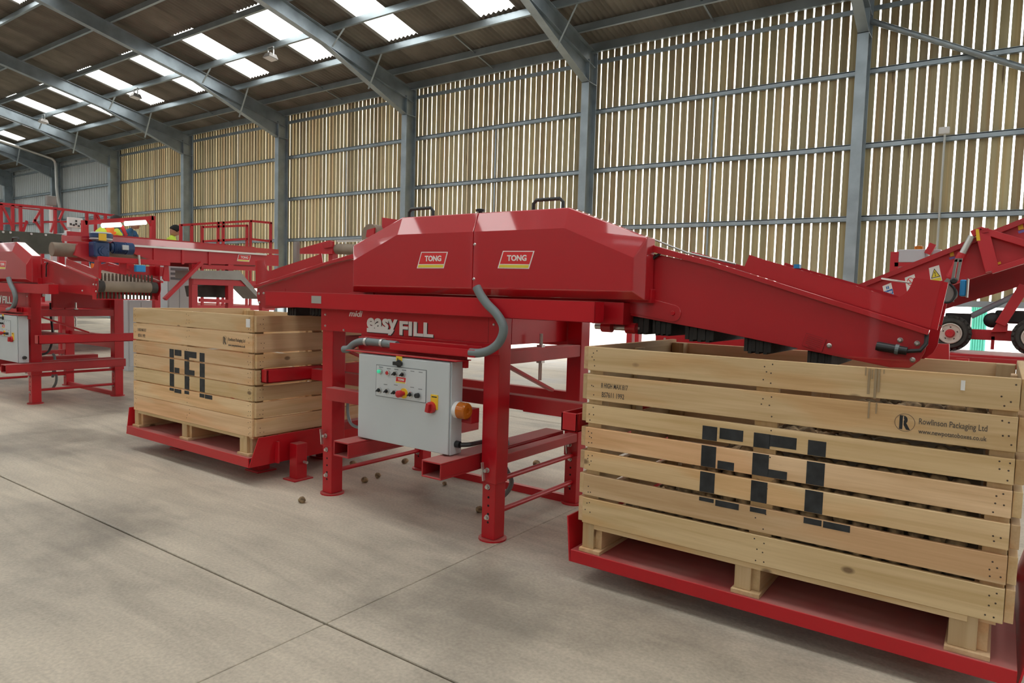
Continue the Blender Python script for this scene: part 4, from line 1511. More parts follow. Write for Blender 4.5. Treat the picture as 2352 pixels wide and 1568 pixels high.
# supports, strut and chute
for px_ in (1338, 1588, 1822):
    leg_to_floor(P(*B(px_, 500 + (px_ - 1338) * .02), X=X1 - .05), .1, 'leg', 'red_far', feed)
MB().bar(P(*B(1395, 492), X=X1 + .08), P(*B(1140, 745), X=X1 + .08), .08, .05).build('strut', 'red_far', feed, .003)
MB().bar(P(*B(1082, 705), X=X1 + .08), Vector((X1 + .08, P(*B(1082, 705), X=X1 + .08).y, 0)), .09, .09).build('leg', 'red_far', feed, .003)
for a_, b_, w in (((1390, 520), (1790, 535), .07), ((1330, 622), (1795, 640), .10), ((1380, 750), (1590, 760), .06)):
    MB().bar(P(*B(*a_), X=X1 - .02), P(*B(*b_), X=X1 - .02), .05, w).build('cross_beam', 'red_far', feed, .003)
sideX([B(1365, 655), B(1480, 640), B(1600, 655), B(1590, 735), B(1380, 730)], X1 - .25, .4, 'return_trough', 'belt_dark', feed)
sideX([B(1325, 545), B(1660, 548), B(1800, 715), B(1795, 745), B(1668, 612), B(1325, 602)], X1 + .03, .5, 'chute', 'stainless', feed)


def logoX(parent, corners, X):
    bl, br, tr, tl = [P(*c, X=X) for c in corners]

    def at(u, w, d):
        q = bl.lerp(br, u).lerp(tl.lerp(tr, u), w)
        return Vector((X + d, q.y, q.z))
    plq = MB().prism([at(0, 0, 0), at(1, 0, 0), at(1, 1, 0), at(0, 1, 0)], (.004, 0, 0)).build('logo', 'white_print', parent)
    MB().prism([at(.04, .26, .004), at(.96, .26, .004), at(.96, .94, .004), at(.04, .94, .004)], (.001, 0, 0)).build('badge_field', 'logo_red', plq)
    MB().prism([at(.04, .05, .004), at(.96, .05, .004), at(.96, .2, .004), at(.04, .2, .004)], (.001, 0, 0)).build('badge_foot', 'yellow_print', plq)
    a, c = at(.24, .42, 0), at(.8, .78, 0)
    text('TONG', 'lettering', 'white_print', plq, a.y, c.y, a.z, c.z, X + .005, bold=.03, axis='X+')


logoX(band, [B(1640, 480), B(1725, 486), B(1738, 440), B(1652, 434)], X1 + .002)

# overhang and sensor of the further machine's drum end
dX = -8.22
MB().bar(P(*K(690, 748), X=dX), P(*K(1755, 815), X=dX), .05, .06).build('drive_beam', 'red_paint', conv_second, .003)
sideX([K(1690, 815), K(1745, 818), K(1760, 1085), K(1690, 1080), K(1660, 1040)], dX - .02, .02, 'drive_plate', 'red_paint', conv_second)
sideX([K(1010, 790), K(1120, 800), K(1110, 990), K(1010, 960)], dX - .05, .02, 'hanger_plate', 'red_paint', conv_second)
sideX([K(735, 830), K(845, 800), K(840, 900), K(735, 920)], dX - .05, .02, 'hanger_plate', 'red_paint', conv_second)
sideX([K(1150, 850), K(1680, 870), K(1660, 1010), K(1200, 980)], dX - .12, .02, 'chain_guard', 'red_paint', conv_second)
a, c = P(*K(1255, 940), X=dX + .05), P(*K(1400, 845), X=dX + .05)
sn = box('level_sensor', 'sensor_blue', conv_second, dX, dX + .06, a.y, c.y, a.z, c.z, .008)
MB().tube([P(*K(1300, 690), X=dX + .03), P(*K(1310, 850), X=dX + .03)], .012, 8).build('sensor_rod', 'zinc', sn)
for ch in conv_second.children:
    if ch.name.split('.')[0] in ('drive_beam', 'drive_plate', 'hanger_plate', 'chain_guard', 'level_sensor'):
        pass

# grey cabinets below and behind the feed conveyor
XCB = -12.4
for (c0, c1), lb in ((((1160, 490), (1318, 800)), 'tall light grey electrical cabinet with vent rows under the feed conveyor'), (((885, 752), (1062, 1000)), 'lower light grey cabinet just left of the empty crate')):
    a, c = P(*B(*c0), X=XCB), P(*B(*c1), X=XCB)
    cab = tag(box('electrical_cabinet', 'box_grey', None, XCB - .4, XCB, a.y, c.y, 0, a.z, .006), lb, 'cabinet')
    box('cabinet_door', 'box_grey', cab, XCB, XCB + .012, a.y + .02, (a.y + c.y) / 2 - .004, .08, a.z - .03, .004)
    box('cabinet_door', 'box_grey', cab, XCB, XCB + .012, (a.y + c.y) / 2 + .004, c.y - .02, .08, a.z - .03, .004)
    if c0[0] == 1160:
        vt = MB()
        for r_ in range(3):
            for k in range(16):
                yy = a.y + .05 + (c.y - a.y - .1) * k / 16
                zz = P(*B(1160, 520 + 32 * r_), X=XCB).z
                vt.box(XCB + .012, XCB + .016, yy, yy + .022, zz - .06, zz - .015)
        vt.build('vent_slots', 'box_line', cab, kind='stuff')

# picking platform with railings, lights, people
XP = -16.5
deck_z = 1.05
plat = empty('picking_platform', (XP - 1, 10, 0), 'raised red platform with open railings in front of the slatted wall', 'platform')
y_a, y_b = P(*G(0, 1000), X=-18.5).y - 2, P(*B(1900, 300), X=XP).y
box('deck', 'red_far', plat, XP - 3.2, XP + .05, y_a, y_b, deck_z - .12, deck_z)
for yy in (y_a + .3, (y_a * 2 + y_b) / 3, (y_a + 2 * y_b) / 3, y_b - .2):
    for xx in (XP - 3.1, XP - .05):
        box('leg', 'red_far', plat, xx - .05, xx + .05, yy - .05, yy + .05, 0, deck_z - .12)


def rail(pts, X, r=.028, name='railing', mapf=B, parent=None):
    return MB().bar(P(*mapf(*pts[0]), X=X), P(*mapf(*pts[1]), X=X), r * 2, r * 2).build(name, 'red_far', parent or plat)


for x_, yt in ((1252, 232), (1327, 235), (1400, 243), (1510, 215), (1545, 213), (1710, 235), (1735, 202), (1875, 217)):
    p = P(*B(x_, yt), X=XP)
    box('railing_post', 'red_far', plat, XP - .028, XP + .028, p.y - .028, p.y + .028, deck_z, p.z + .02)
for a_, b_ in (((1250, 232), (1735, 203)), ((1735, 203), (1880, 217)), ((1400, 245), (1710, 235)), ((1400, 345), (1710, 327)), ((1738, 328), (1878, 345))):
    rail((a_, b_), XP)
# frame that carries the two tube lights
lf = empty('lamp_frame', (XP - .4, 7.5, deck_z), 'red overhead frame with two lit white tube lights above the workers', 'lamp')
XL = XP - .4
rail(((480, 205), (1505, 135)), XL, .05, 'top_beam', K, lf)
p = P(*K(1505, 135), X=XL)
box('post', 'red_far', lf, XL - .05, XL + .05, p.y - .05, p.y + .05, deck_z, p.z + .05)
p2 = P(*K(480, 205), X=XL)
box('post', 'red_far', lf, XL - .05, XL + .05, p2.y - .05, p2.y + .05, deck_z, p2.z + .05)
rail(((1420, 160), (1500, 280)), XL, .015, 'brace', K, lf)
rail(((1040, 250), (1110, 400)), XL, .03, 'brace', K, lf)
for a_, b_ in (((745, 252), (1030, 238)), ((1090, 222), (1405, 202))):
    q0, q1 = P(*K(*a_), X=XL + .1), P(*K(*b_), X=XL + .1)
    fx = MB().tube([q0, q1], .045, 12).build('light_tube', 'tube_light', lf, smooth=True)
    MB().bar(q0 + Vector((-.05, 0, .05)), q1 + Vector((-.05, 0, .05)), .1, .03).build('fitting', 'paper', fx)
# sloping handrails at the far left
XH = -18.6
hr_ = empty('stair_railing', (XH, 4, deck_z), 'red stair railing with slanted posts at the far left', 'railing')
for a_, b_, w in (((-60, 960), (950, 1050), .03), ((950, 1050), (1760, 1150), .025), ((-60, 990), (620, 1065), .012), ((-60, 1265), (420, 1255), .02), ((640, 1240), (1000, 1235), .02)):
    MB().bar(P(*G(*a_), X=XH), P(*G(*b_), X=XH), w * 2, w * 2).build('top_rail', 'red_far', hr_)
for x_, y_ in ((10, 965), (185, 985), (305, 1000), (625, 1040), (825, 1045), (1300, 1095), (1430, 1110), (1580, 1130)):
    p = P(*G(x_, y_), X=XH)
    box('railing_post', 'red_far', hr_, XH - .03, XH + .03, p.y - .03, p.y + .03, deck_z, p.z)
for a_, b_ in (((40, 1010), (200, 1340)), ((610, 1060), (500, 1250)), ((400, 1220), (345, 1390)), ((510, 1200), (630, 1380)), ((830, 1200), (760, 1390)), ((900, 1220), (1040, 1430)), ((950, 1060), (890, 1200)), ((1450, 1120), (1490, 1200)), ((1700, 1130), (1760, 1200))):
    MB().bar(P(*G(*a_), X=XH + .03), P(*G(*b_), X=XH + .03), .05, .045).build('slanted_post', 'red_far', hr_)
# rubber-lined hopper behind the left hood
XR = -13.6
hop = empty('rubber_hopper', (XR, 5, 0), 'dark rubber-lined hopper rim with bright bolts behind the left hood', 'hopper')
sideX([B(-60, 262), B(430, 295), B(430, 430), B(-60, 430)], XR, .03, 'rubber_lining', 'hopper_rubber', hop)
for q in (70, 215, 315, 20):
    p = P(*B(q, 278 + q * .07), X=XR)
    MB().lathe((XR, p.y, p.z), (1, 0, 0), [(0, .018), (.02, .018)], 10).build('bolt', 'zinc', hop)
for q in (10, 420):
    p = P(*B(q, 300), X=XR - .1)
    leg_to_floor(p, .09, 'leg', 'red_far', hop)
# small operator panel and grey sorting machine
XO = -17.4
op = empty('operator_panel', (XO, 7, deck_z), 'white operator panel with black controls beside the stair railing', 'control panel')
a, c = P(*K(245, 270), X=XO), P(*K(460, 140), X=XO)
box('panel_face', 'paper', op, XO - .1, XO, a.y, c.y, a.z, c.z, .01)
for x_, y_ in ((275, 225), (355, 180), (355, 225), (430, 225), (395, 255), (320, 240)):
    p = P(*K(x_, y_), X=XO)
    box('switch', 'black_plastic', op, XO, XO + .03, p.y - .016, p.y + .016, p.z - .02, p.z + .02)
box('pedestal', 'box_grey', op, XO - .1, XO - .02, (a.y + c.y) / 2 - .08, (a.y + c.y) / 2 + .08, deck_z, a.z)
so = empty('sorting_table', (XO - .2, 7.3, deck_z), 'grey sorting machine with white covers between railing and workers', 'machine')
a, c = P(*K(470, 400), X=XO - .3), P(*K(250, 290), X=XO - .3)
box('body', 'box_grey', so, XO - 1.2, XO - .3, c.y, a.y, deck_z, c.z - .1, .02)
box('cover', 'paper', so, XO - 1.1, XO - .35, c.y + .3, a.y - .1, c.z - .1, c.z, .02)
for q in range(4):
    p0_, p1_ = P(*K(290 + 30 * q, 330), X=XO - .28), P(*K(350 + 25 * q, 400), X=XO - .28)
    MB().tube([p0_, p1_], .02, 8).build('guide_rod', 'zinc', so)
# sign board on a pole
XG = -19.5
pb = empty('speaker_post', (XG, P(*G(780, 1000), X=XG).y, 0), 'square grey box on a white pole above the railing', 'box')
a, c = P(*G(705, 985), X=XG), P(*G(855, 855), X=XG)
box('grey_case', 'stainless', pb, XG - .12, XG, a.y, c.y, a.z, c.z, .02)
box('pole', 'paper', pb, XG - .1, XG - .04, (a.y + c.y) / 2 - .03, (a.y + c.y) / 2 + .03, 0, a.z)


def person(loc, height, lean, top_mat, sleeve_mat, hair_mat, label, heading, hat=False, band=None):
    """standing figure with head, face, arms and hands, leaning over its work"""
    root = empty('person', loc, label, 'person')
    k = height / 1.75
    c, s_ = math.cos(heading), math.sin(heading)

    def W_(x, y, z):                        # x to the person's right, y forward
        if z > .95:
            y += (z - .95) * math.tan(lean)
        return Vector((loc[0] + (x * c + y * -s_) * k, loc[1] + (x * s_ + y * c) * k, loc[2] + z * k))
    joints = {'pel': (0, 0, .95, .15, .11), 'wai': (0, 0, 1.12, .135, .1), 'che': (0, 0, 1.33, .165, .12), 'nec': (0, .0, 1.47, .06, .06), 'hed': (0, .02, 1.52, .055, .06)}
    edges = [('pel', 'wai'), ('wai', 'che'), ('che', 'nec'), ('nec', 'hed')]
    for sg, n in ((-1, 'l'), (1, 'r')):
        joints[n + 'sh'] = (sg * .19, 0, 1.40, .062, .062)
        joints[n + 'el'] = (sg * .25, .10, 1.14, .046, .046)
        joints[n + 'wr'] = (sg * .17, .33, 1.10, .032, .032)
        joints[n + 'hp'] = (sg * .09, 0, .88, .095, .09)
        joints[n + 'kn'] = (sg * .10, .02, .49, .06, .062)
        joints[n + 'an'] = (sg * .10, -.02, .09, .042, .045)
        joints[n + 'to'] = (sg * .11, .13, .04, .04, .03)
        edges += [('che', n + 'sh'), (n + 'sh', n + 'el'), (n + 'el', n + 'wr'), ('pel', n + 'hp'), (n + 'hp', n + 'kn'), (n + 'kn', n + 'an'), (n + 'an', n + 'to')]
    keys = list(joints)
    me = bpy.data.meshes.new('body')
    me.from_pydata([tuple(W_(*joints[q][:3]) - Vector(loc)) for q in keys], [(keys.index(a_), keys.index(b_)) for a_, b_ in edges], [])
    o = bpy.data.objects.new('body', me)
    o.parent = root
    COL.objects.link(o)
    md = o.modifiers.new('skin', 'SKIN')
    me.materials.append(M[top_mat])
    sv = me.skin_vertices[0].data
    for i, q in enumerate(keys):
        sv[i].radius = (joints[q][3] * k, joints[q][4] * k)
        sv[i].use_root = q == 'pel'
    o.modifiers.new('sub', 'SUBSURF').levels = 1
    o.modifiers['sub'].render_levels = 2
    # head with nose, ears, hair
    hc = W_(0, .03, 1.62)
    bm = bmesh.new()
    bmesh.ops.create_uvsphere(bm, u_segments=20, v_segments=14, radius=1)
    for v in bm.verts:
        x, y, z = v.co
        w = 1 - .22 * max(0, -z) ** 1.3
        if y > .75 and abs(x) < .22 and -.25 < z < .1:
            y += .22
        if y > .6 and abs(abs(x) - .33) < .16 and .02 < z < .25:
            y -= .09
        v.co = Vector((x * .076 * w, y * .096, z * .118)) * k
    me2 = bpy.data.meshes.new('head')
    bm.to_mesh(me2)
    bm.free()
    rot = Matrix.Rotation(heading, 4, 'Z') @ Matrix.Rotation(-lean - .35, 4, 'X')
    me2.transform(Matrix.Translation(hc - Vector(loc)) @ rot)
    me2.shade_smooth()
    me2.materials.append(M['skin'])
    h = bpy.data.objects.new('head', me2)
    h.parent = root
    COL.objects.link(h)
    fe = MB()
    for sg in (-1, 1):
        q = hc + (rot @ Vector((sg * .03 * k, .088 * k, .012 * k)))
        fe.lathe(q, rot @ Vector((0, 1, 0)), [(0, .009 * k), (.004, .007 * k)], 8)
    fe.build('eyes', 'dark_hair', h)
    ea = MB()
    for sg in (-1, 1):
        q = hc + (rot @ Vector((sg * .074 * k, 0, -.005 * k)))
        ea.lathe(q, rot @ Vector((sg, 0, 0)), [(0, .022 * k), (.012 * k, .026 * k), (.016 * k, .02 * k)], 10)
    ea.build('ears', 'skin', h)
    MB().bar(hc + (rot @ Vector((-.022 * k, .088 * k, -.062 * k))), hc + (rot @ Vector((.022 * k, .088 * k, -.062 * k))), .01, .008).build('mouth', 'switch_red', h)
    bm = bmesh.new()
    bmesh.ops.create_uvsphere(bm, u_segments=18, v_segments=12, radius=1)
    lim = -.05 if hat else -.25
    bmesh.ops.delete(bm, geom=[v for v in bm.verts if v.co.z < lim or (v.co.y > .55 and v.co.z < (.15 if hat else .5))], context='VERTS')
    for v in bm.verts:
        v.co = Vector((v.co.x * .086, v.co.y * .107 - .004, v.co.z * (.14 if hat else .128))) * k
    me3 = bpy.data.meshes.new('hair')
    bm.to_mesh(me3)
    bm.free()
    me3.transform(Matrix.Translation(hc - Vector(loc)) @ rot)
    me3.shade_smooth()
    me3.materials.append(M[hair_mat])
    hh = bpy.data.objects.new('knitted_hat' if hat else 'hair', me3)
    hh.parent = root
    COL.objects.link(hh)
    so_ = hh.modifiers.new('thick', 'SOLIDIFY')
    so_.thickness = .012
    so_.offset = 1
    # sleeves / vest shoulders
    for sg in (-1, 1):
        MB().tube([W_(sg * .13, -.01, 1.43), W_(sg * .205, .01, 1.385), W_(sg * .25, .09, 1.17)], [.085 * k, .078 * k, .06 * k], 12).build('sleeve', sleeve_mat, root, smooth=True)
        wr, dr_ = W_(sg * .17, .33, 1.10), (W_(sg * .12, .46, 1.06) - W_(sg * .17, .33, 1.10)).normalized()
        MB().tube([wr - dr_ * .02, wr + dr_ * .045 * k, wr + dr_ * .09 * k], [.03 * k, .042 * k, .036 * k], 10).build('hand', 'skin', root, smooth=True)
        side = dr_.cross(Vector((0, 0, 1))).normalized()
        for f in range(4):
            b0_ = wr + dr_ * .085 * k + side * (f - 1.5) * .02 * k
            ln_ = (.065, .075, .07, .055)[f] * k
            MB().tube([b0_, b0_ + dr_ * ln_ * .5 + Vector((0, 0, -.006)), b0_ + dr_ * ln_ + Vector((0, 0, -.03 * k))], [.01 * k, .009 * k, .007 * k], 7).build('finger', 'skin', root, smooth=True)
        t0_ = wr + dr_ * .03 * k - side * sg * .035 * k
        MB().tube([t0_, t0_ + dr_ * .03 * k - side * sg * .025 * k, t0_ + dr_ * .06 * k - side * sg * .03 * k], [.012 * k, .011 * k, .008 * k], 7).build('thumb', 'skin', root, smooth=True)
    MB().tube([W_(0, .0, .98), W_(0, .0, .80), W_(0, .01, .72)], [.165 * k, .17 * k, .14 * k], 14).build('trousers', 'work_blue', root, smooth=True)
    return root


def stand(px, X, head_px_y):
    p = P(px[0], px[1], X=X)
    return p


for (px_, hy), X, mats, lb, hd, hat, ln in (((K(605, 290)), -17.6, ('hivis_orange', 'hivis_yellow', 'dark_hair'), 'person in orange and yellow hi-vis top bending with dark hair', -1.3, False, .55),
                                        ((K(885, 305)), -17.9, ('work_blue', 'work_blue', 'dark_hair'), 'person in blue top leaning forward below the tube lights', -1.0, False, .5),
                                        ((K(1715, 345)), -17.2, ('hivis_yellow', 'hivis_yellow', 'beanie'), 'person in black knitted hat and yellow hi-vis standing alone', -.4, True, .15)):
    hp = P(px_, hy, X=X)
    hgt = (hp.z - deck_z) / (.93 - .16 * ln)
    person((X, hp.y + (0.25 * ln if True else 0), deck_z), hgt, ln, *mats, lb, hd, hat)

# conveyors glimpsed behind the hood of the main machine
ic = empty('incline_conveyor', (-8, 7, 0), 'red inclined conveyor with tan roller rising behind the left discharge conveyor', 'conveyor')
sideY([A(405, 518), A(690, 438), A(715, 448), A(718, 560), A(405, 560)], 7.0, .05, 'side_plate', 'red_far', ic)
sideY([A(620, 470), A(700, 445), A(705, 500), A(640, 510)], 6.97, .03, 'end_plate', 'red_gloss', ic)
q0, q1 = P(*A(718, 512), Y=7.0), P(*A(945, 520), Y=7.0)
MB().tube([(q0.x, 7.1, q0.z), (q1.x, 7.1, q1.z)], .08, 16).build('roller', 'belt_tan', ic, smooth=True)
MB().bar((q0.x, 7.1, q0.z + .12), (q1.x, 7.1, q0.z + .12), .05, .03).build('cross_bar', 'zinc', ic)
for x_ in (q0.x - .1, q1.x - .1):
    box('leg', 'red_far', ic, x_ - .05, x_ + .05, 7.05, 7.15, 0, q0.z - .05)
p = P(*A(392, 450), Y=6.8)
box('post', 'stainless', ic, p.x - .04, p.x + .04, 6.78, 6.84, 0, p.z)
fh = empty('feed_hopper', (-4.5, 5, 0), 'small red hopper plate with tan belt just behind the left hood top', 'hopper')
sideY([A(1165, 232), A(1330, 255), A(1330, 420), A(1165, 420)], 5.0, .04, 'hopper_plate', 'red_far', fh)
q0 = P(*A(1100, 400), Y=4.95)
MB().tube([(q0.x - .02, 4.9, q0.z), (q0.x - .02, 5.5, q0.z)], .12, 18).build('belt_nose', 'belt_tan', fh, smooth=True)
sideY([A(1030, 345), A(1095, 325), A(1090, 420), A(1020, 410)], 4.88, .03, 'end_plate', 'red_far', fh)
p = P(*A(1240, 410), Y=5.02)
box('leg', 'red_far', fh, p.x - .05, p.x + .05, 4.98, 5.06, 0, p.z)
box('leg', 'red_far', fh, q0.x - .05, q0.x + .05, 5.2, 5.28, 0, q0.z - .05)

# ------------------------------------------------------------------ right-hand side: elevator and what stands by it
R = lambda x, y: (1640 + x / 3.303, 480 + y / 3.303)
W = lambda x, y: (2000 + x / 5.227, 560 + y / 5.227)
# sensor bracket on the end of the lowered conveyor
cm = conv_main
YB = 3.95
sl = MB()
for pts in ([W(1010, 175), W(1045, 175), W(1000, 430), W(965, 420)], [W(1062, 175), W(1100, 175), W(1052, 440), W(1018, 435)], [W(1010, 172), W(1100, 172), W(1095, 215), W(1002, 215)]):
    sl.prism([P(*q, Y=YB) for q in pts], (0, .012, 0))
sl.build('slotted_bracket', 'stainless', cm)
p = P(*W(935, 600), Y=YB)
MB().lathe((p.x, YB - .01, p.z), (0, 1, 0), [(0, .038), (.02, .038)], 24).build('pivot_disc', 'stainless', cm)
p = P(*W(850, 560), Y=YB)
sideY([W(915, 410), W(945, 420), W(1000, 700), W(960, 690), W(830, 590), W(830, 500)], YB + .01, .01, 'bracket_plate', 'stainless', cm)
p = P(*W(1000, 445), Y=YB)
MB().lathe((p.x, YB - .01, p.z), (0, -1, 0), [(0, .014), (.02, .016), (.025, .01)], 12).build('clamp_knob', 'black_plastic', cm)
a, c = P(*W(1062, 628), Y=YB), P(*W(1158, 430), Y=YB)
sn = box('level_sensor', 'sensor_blue', cm, a.x, c.x, YB - .02, YB + .08, a.z, c.z, .006)
box('sensor_frame', 'stainless', sn, c.x, c.x + .006, YB - .03, YB + .09, a.z - .005, c.z + .005)
pts = [P(*W(*q), Y=YB - .03) for q in ((950, 480), (1005, 540), (1010, 620), (960, 690), (890, 700), (830, 670), (815, 600))]
MB().hose(pts, .006, 8).build('cable', 'black_plastic', cm, smooth=True)
MB().tube([P(*W(135, 415), Y=4.12), P(*W(475, 468), Y=3.47)], .0045, 8).build('cross_rod', 'zinc', cm)
a, c = P(*R(610, 450), Y=4.1), P(*R(655, 420), Y=4.1)
box('proximity_switch', 'sensor_blue', cm, a.x, c.x, 4.08, 4.12, a.z, c.z)
MB().tube([P(1485, 543, Y=3.8), P(1578, 580, Y=3.8), P(1690, 606, Y=3.8)], .006, 6).build('edge_wire', 'zinc', cm)

YE = 8.0
el = empty('mobile_elevator', (0.4, YE, 0), 'red wheeled elevator conveyor slanting up behind the right conveyor, safety stickers on it', 'conveyor')
arm = sideY([R(900, 665), R(1085, 590), R(3300, -294), R(3300, 117), R(2110, 478), R(1890, 548), R(1500, 690), R(900, 760)], YE, .05, 'arm_side', 'red_far', el)
sideY([R(900, 660), R(1085, 575), R(3300, -317), R(3300, -271), R(1085, 612), R(900, 690)], YE - .05, .10, 'arm_flange', 'red_dusty', el)
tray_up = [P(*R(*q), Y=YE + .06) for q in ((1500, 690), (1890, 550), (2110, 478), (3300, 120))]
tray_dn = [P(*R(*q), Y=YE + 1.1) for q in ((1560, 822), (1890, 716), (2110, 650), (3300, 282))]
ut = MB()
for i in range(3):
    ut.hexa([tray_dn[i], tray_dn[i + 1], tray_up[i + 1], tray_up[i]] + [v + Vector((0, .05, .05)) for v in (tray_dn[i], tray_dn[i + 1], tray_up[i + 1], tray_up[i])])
ut.build('under_tray', 'red_underside_shade', el)
sideY([R(900, 665), R(1085, 590), R(3300, -294), R(3300, 117), R(2110, 478), R(1890, 548), R(1500, 690), R(900, 760)], YE + .75, .05, 'arm_side', 'red_far', el)
sideY([R(900, 690), R(1085, 615), R(3300, -269), R(3300, -219), R(900, 720)], YE + .05, .7, 'belt', 'belt_dark', el)
gs = sideY([R(2030, 160), R(2450, 290), R(2450, 372), R(2110, 470)], YE - .06, .02, 'gusset_plate', 'red_far', el)
for a_, b_, w in (((2030, 158), (2112, 470), .11), ((2015, 158), (2450, 290), .06), ((2105, 472), (2450, 362), .05), ((1955, 190), (2035, 158), .06)):
    MB().bar(P(*R(*a_), Y=YE - .1), P(*R(*b_), Y=YE - .1), .08, w, (0, 0, 1)).build('gusset_frame', 'red_far', el, .004)
MB().tube([P(*R(1955, 205), Y=YE - .12), P(*R(1880, 345), Y=YE - .12)], .03, 10).build('ram_rod', 'zinc', el, smooth=True)
MB().tube([P(*R(1885, 335), Y=YE - .12), P(*R(1790, 520), Y=YE - .12)], .04, 10).build('ram_body', 'red_far', el, smooth=True)


def sticker(pts, mat, name='sticker', d=.002, mapf=W, y=None):
    yy = (YE if y is None else y) - d
    return MB().prism([P(*mapf(*q), Y=YE) * 1.0 + Vector((0, yy - YE, 0)) for q in pts], (0, .0015, 0)).build(name, mat, el)


def quad_at(c4, u, w):                      # corners tl tr br bl in pixels
    tl, tr, br, bl = [Vector((*q, 0)) for q in c4]
    q = tl.lerp(tr, u).lerp(bl.lerp(br, u), w)
    return (q.x, q.y)


def signtext(s, c4, u0, u1, w0, w1, mat, y, bold=.02):
    """lettering bent onto a slanted sign"""
    cu = bpy.data.curves.new('t', 'FONT')
    cu.body = s
    cu.offset = bold
    cu.resolution_u = 2
    tmp = bpy.data.objects.new('t', cu)
    COL.objects.link(tmp)
    me = bpy.data.meshes.new_from_object(tmp.evaluated_get(bpy.context.evaluated_depsgraph_get()))
    bpy.data.objects.remove(tmp)
    xs_ = [v.co.x for v in me.vertices]
    ys_ = [v.co.y for v in me.vertices]
    for v in me.vertices:
        u = u0 + (u1 - u0) * (v.co.x - min(xs_)) / (max(xs_) - min(xs_))
        w = w1 + (w0 - w1) * (v.co.y - min(ys_)) / (max(ys_) - min(ys_))
        q = P(*W(*quad_at(c4, u, w)), Y=YE)
        v.co = Vector((q.x, y, q.z)) - el.location
    me.materials.clear()
    me.materials.append(M[mat])
    o = bpy.data.objects.new('lettering', me)
    o.parent = el
    COL.objects.link(o)


kc = [(140, 507), (245, 465), (290, 660), (180, 690)]
sticker(kc, 'white_print', 'keep_clear_sign')
sticker([quad_at(kc, 0.02, .36), quad_at(kc, .98, .36), quad_at(kc, .98, .66), quad_at(kc, .02, .66)], 'blue_print', 'sign_band', .004)
sticker([quad_at(kc, 0.02, .69), quad_at(kc, .98, .69), quad_at(kc, .98, .98), quad_at(kc, .02, .98)], 'blue_print', 'sign_band', .004)
sticker([quad_at(kc, .36, .12), quad_at(kc, .48, .12), quad_at(kc, .48, .3), quad_at(kc, .36, .3)], 'blue_print', 'symbol', .004)
sticker([quad_at(kc, .54, .12), quad_at(kc, .66, .12), quad_at(kc, .66, .3), quad_at(kc, .54, .3)], 'blue_print', 'symbol', .004)
signtext('Keep', kc, .1, .9, .4, .63, 'white_print', YE - .006)
signtext('clear', kc, .1, .9, .73, .94, 'white_print', YE - .006)
wt = [(697, 290), (820, 253), (858, 440), (722, 470)]
sticker(wt, 'white_print', 'warning_sign')
sticker([quad_at(wt, .5, .12), quad_at(wt, .93, .72), quad_at(wt, .07, .72)], 'black_print', 'triangle', .003)
sticker([quad_at(wt, .5, .2), quad_at(wt, .84, .68), quad_at(wt, .16, .68)], 'yellow_print', 'triangle', .005)
sticker([quad_at(wt, .46, .33), quad_at(wt, .54, .33), quad_at(wt, .52, .54), quad_at(wt, .48, .54)], 'black_print', 'symbol', .007)
sticker([quad_at(wt, .465, .57), quad_at(wt, .535, .57), quad_at(wt, .535, .63), quad_at(wt, .465, .63)], 'black_print', 'symbol', .007)
sticker([quad_at(wt, .06, .76), quad_at(wt, .94, .76), quad_at(wt, .94, .97), quad_at(wt, .06, .97)], 'yellow_print', 'sign_band', .003)
pb_ = [(408, 405), (525, 362), (560, 560), (440, 600)]
sticker(pb_, 'white_print', 'prohibition_sign')
c0 = quad_at(pb_, .5, .35)
rg = []
for kq in range(20):
    t0_, t1_ = kq * math.pi / 10, (kq + 1) * math.pi / 10
    sticker([(c0[0] + 44 * math.cos(t0_), c0[1] + 48 * math.sin(t0_)), (c0[0] + 44 * math.cos(t1_), c0[1] + 48 * math.sin(t1_)), (c0[0] + 36 * math.cos(t1_), c0[1] + 40 * math.sin(t1_)), (c0[0] + 36 * math.cos(t0_), c0[1] + 40 * math.sin(t0_))], 'logo_red', 'sign_ring', .003)
sticker([(c0[0] - 32, c0[1] - 24), (c0[0] - 26, c0[1] - 32), (c0[0] + 32, c0[1] + 24), (c0[0] + 26, c0[1] + 32)], 'logo_red', 'sign_ring', .003)
sticker([(945, 102), (992, 90), (1003, 140), (955, 153)], 'yellow', 'sticker')
sticker([(938, 165), (1010, 150), (1018, 172), (948, 190)], 'lilac_print', 'sticker')
sticker([(1483, 240), (1558, 215), (1565, 242), (1490, 268)], 'yellow', 'sticker', .065)
sticker([(1988, 162), (2012, 162), (2024, 248), (1996, 250)], 'yellow', 'sticker', .145, R)
sticker([(2303, 125), (2342, 115), (2350, 150), (2310, 160)], 'yellow', 'sticker', .004, R)
sticker([(2305, 168), (2352, 155), (2360, 172), (2312, 186)], 'lilac_print', 'sticker', .004, R)

# undercarriage
wc = P(*W(955, 1072), Y=YE)
rw = (P(*W(955, 875), Y=YE).z - P(*W(955, 1270), Y=YE).z) / 2
YW = YE - .05
z_low = wc.z - rw


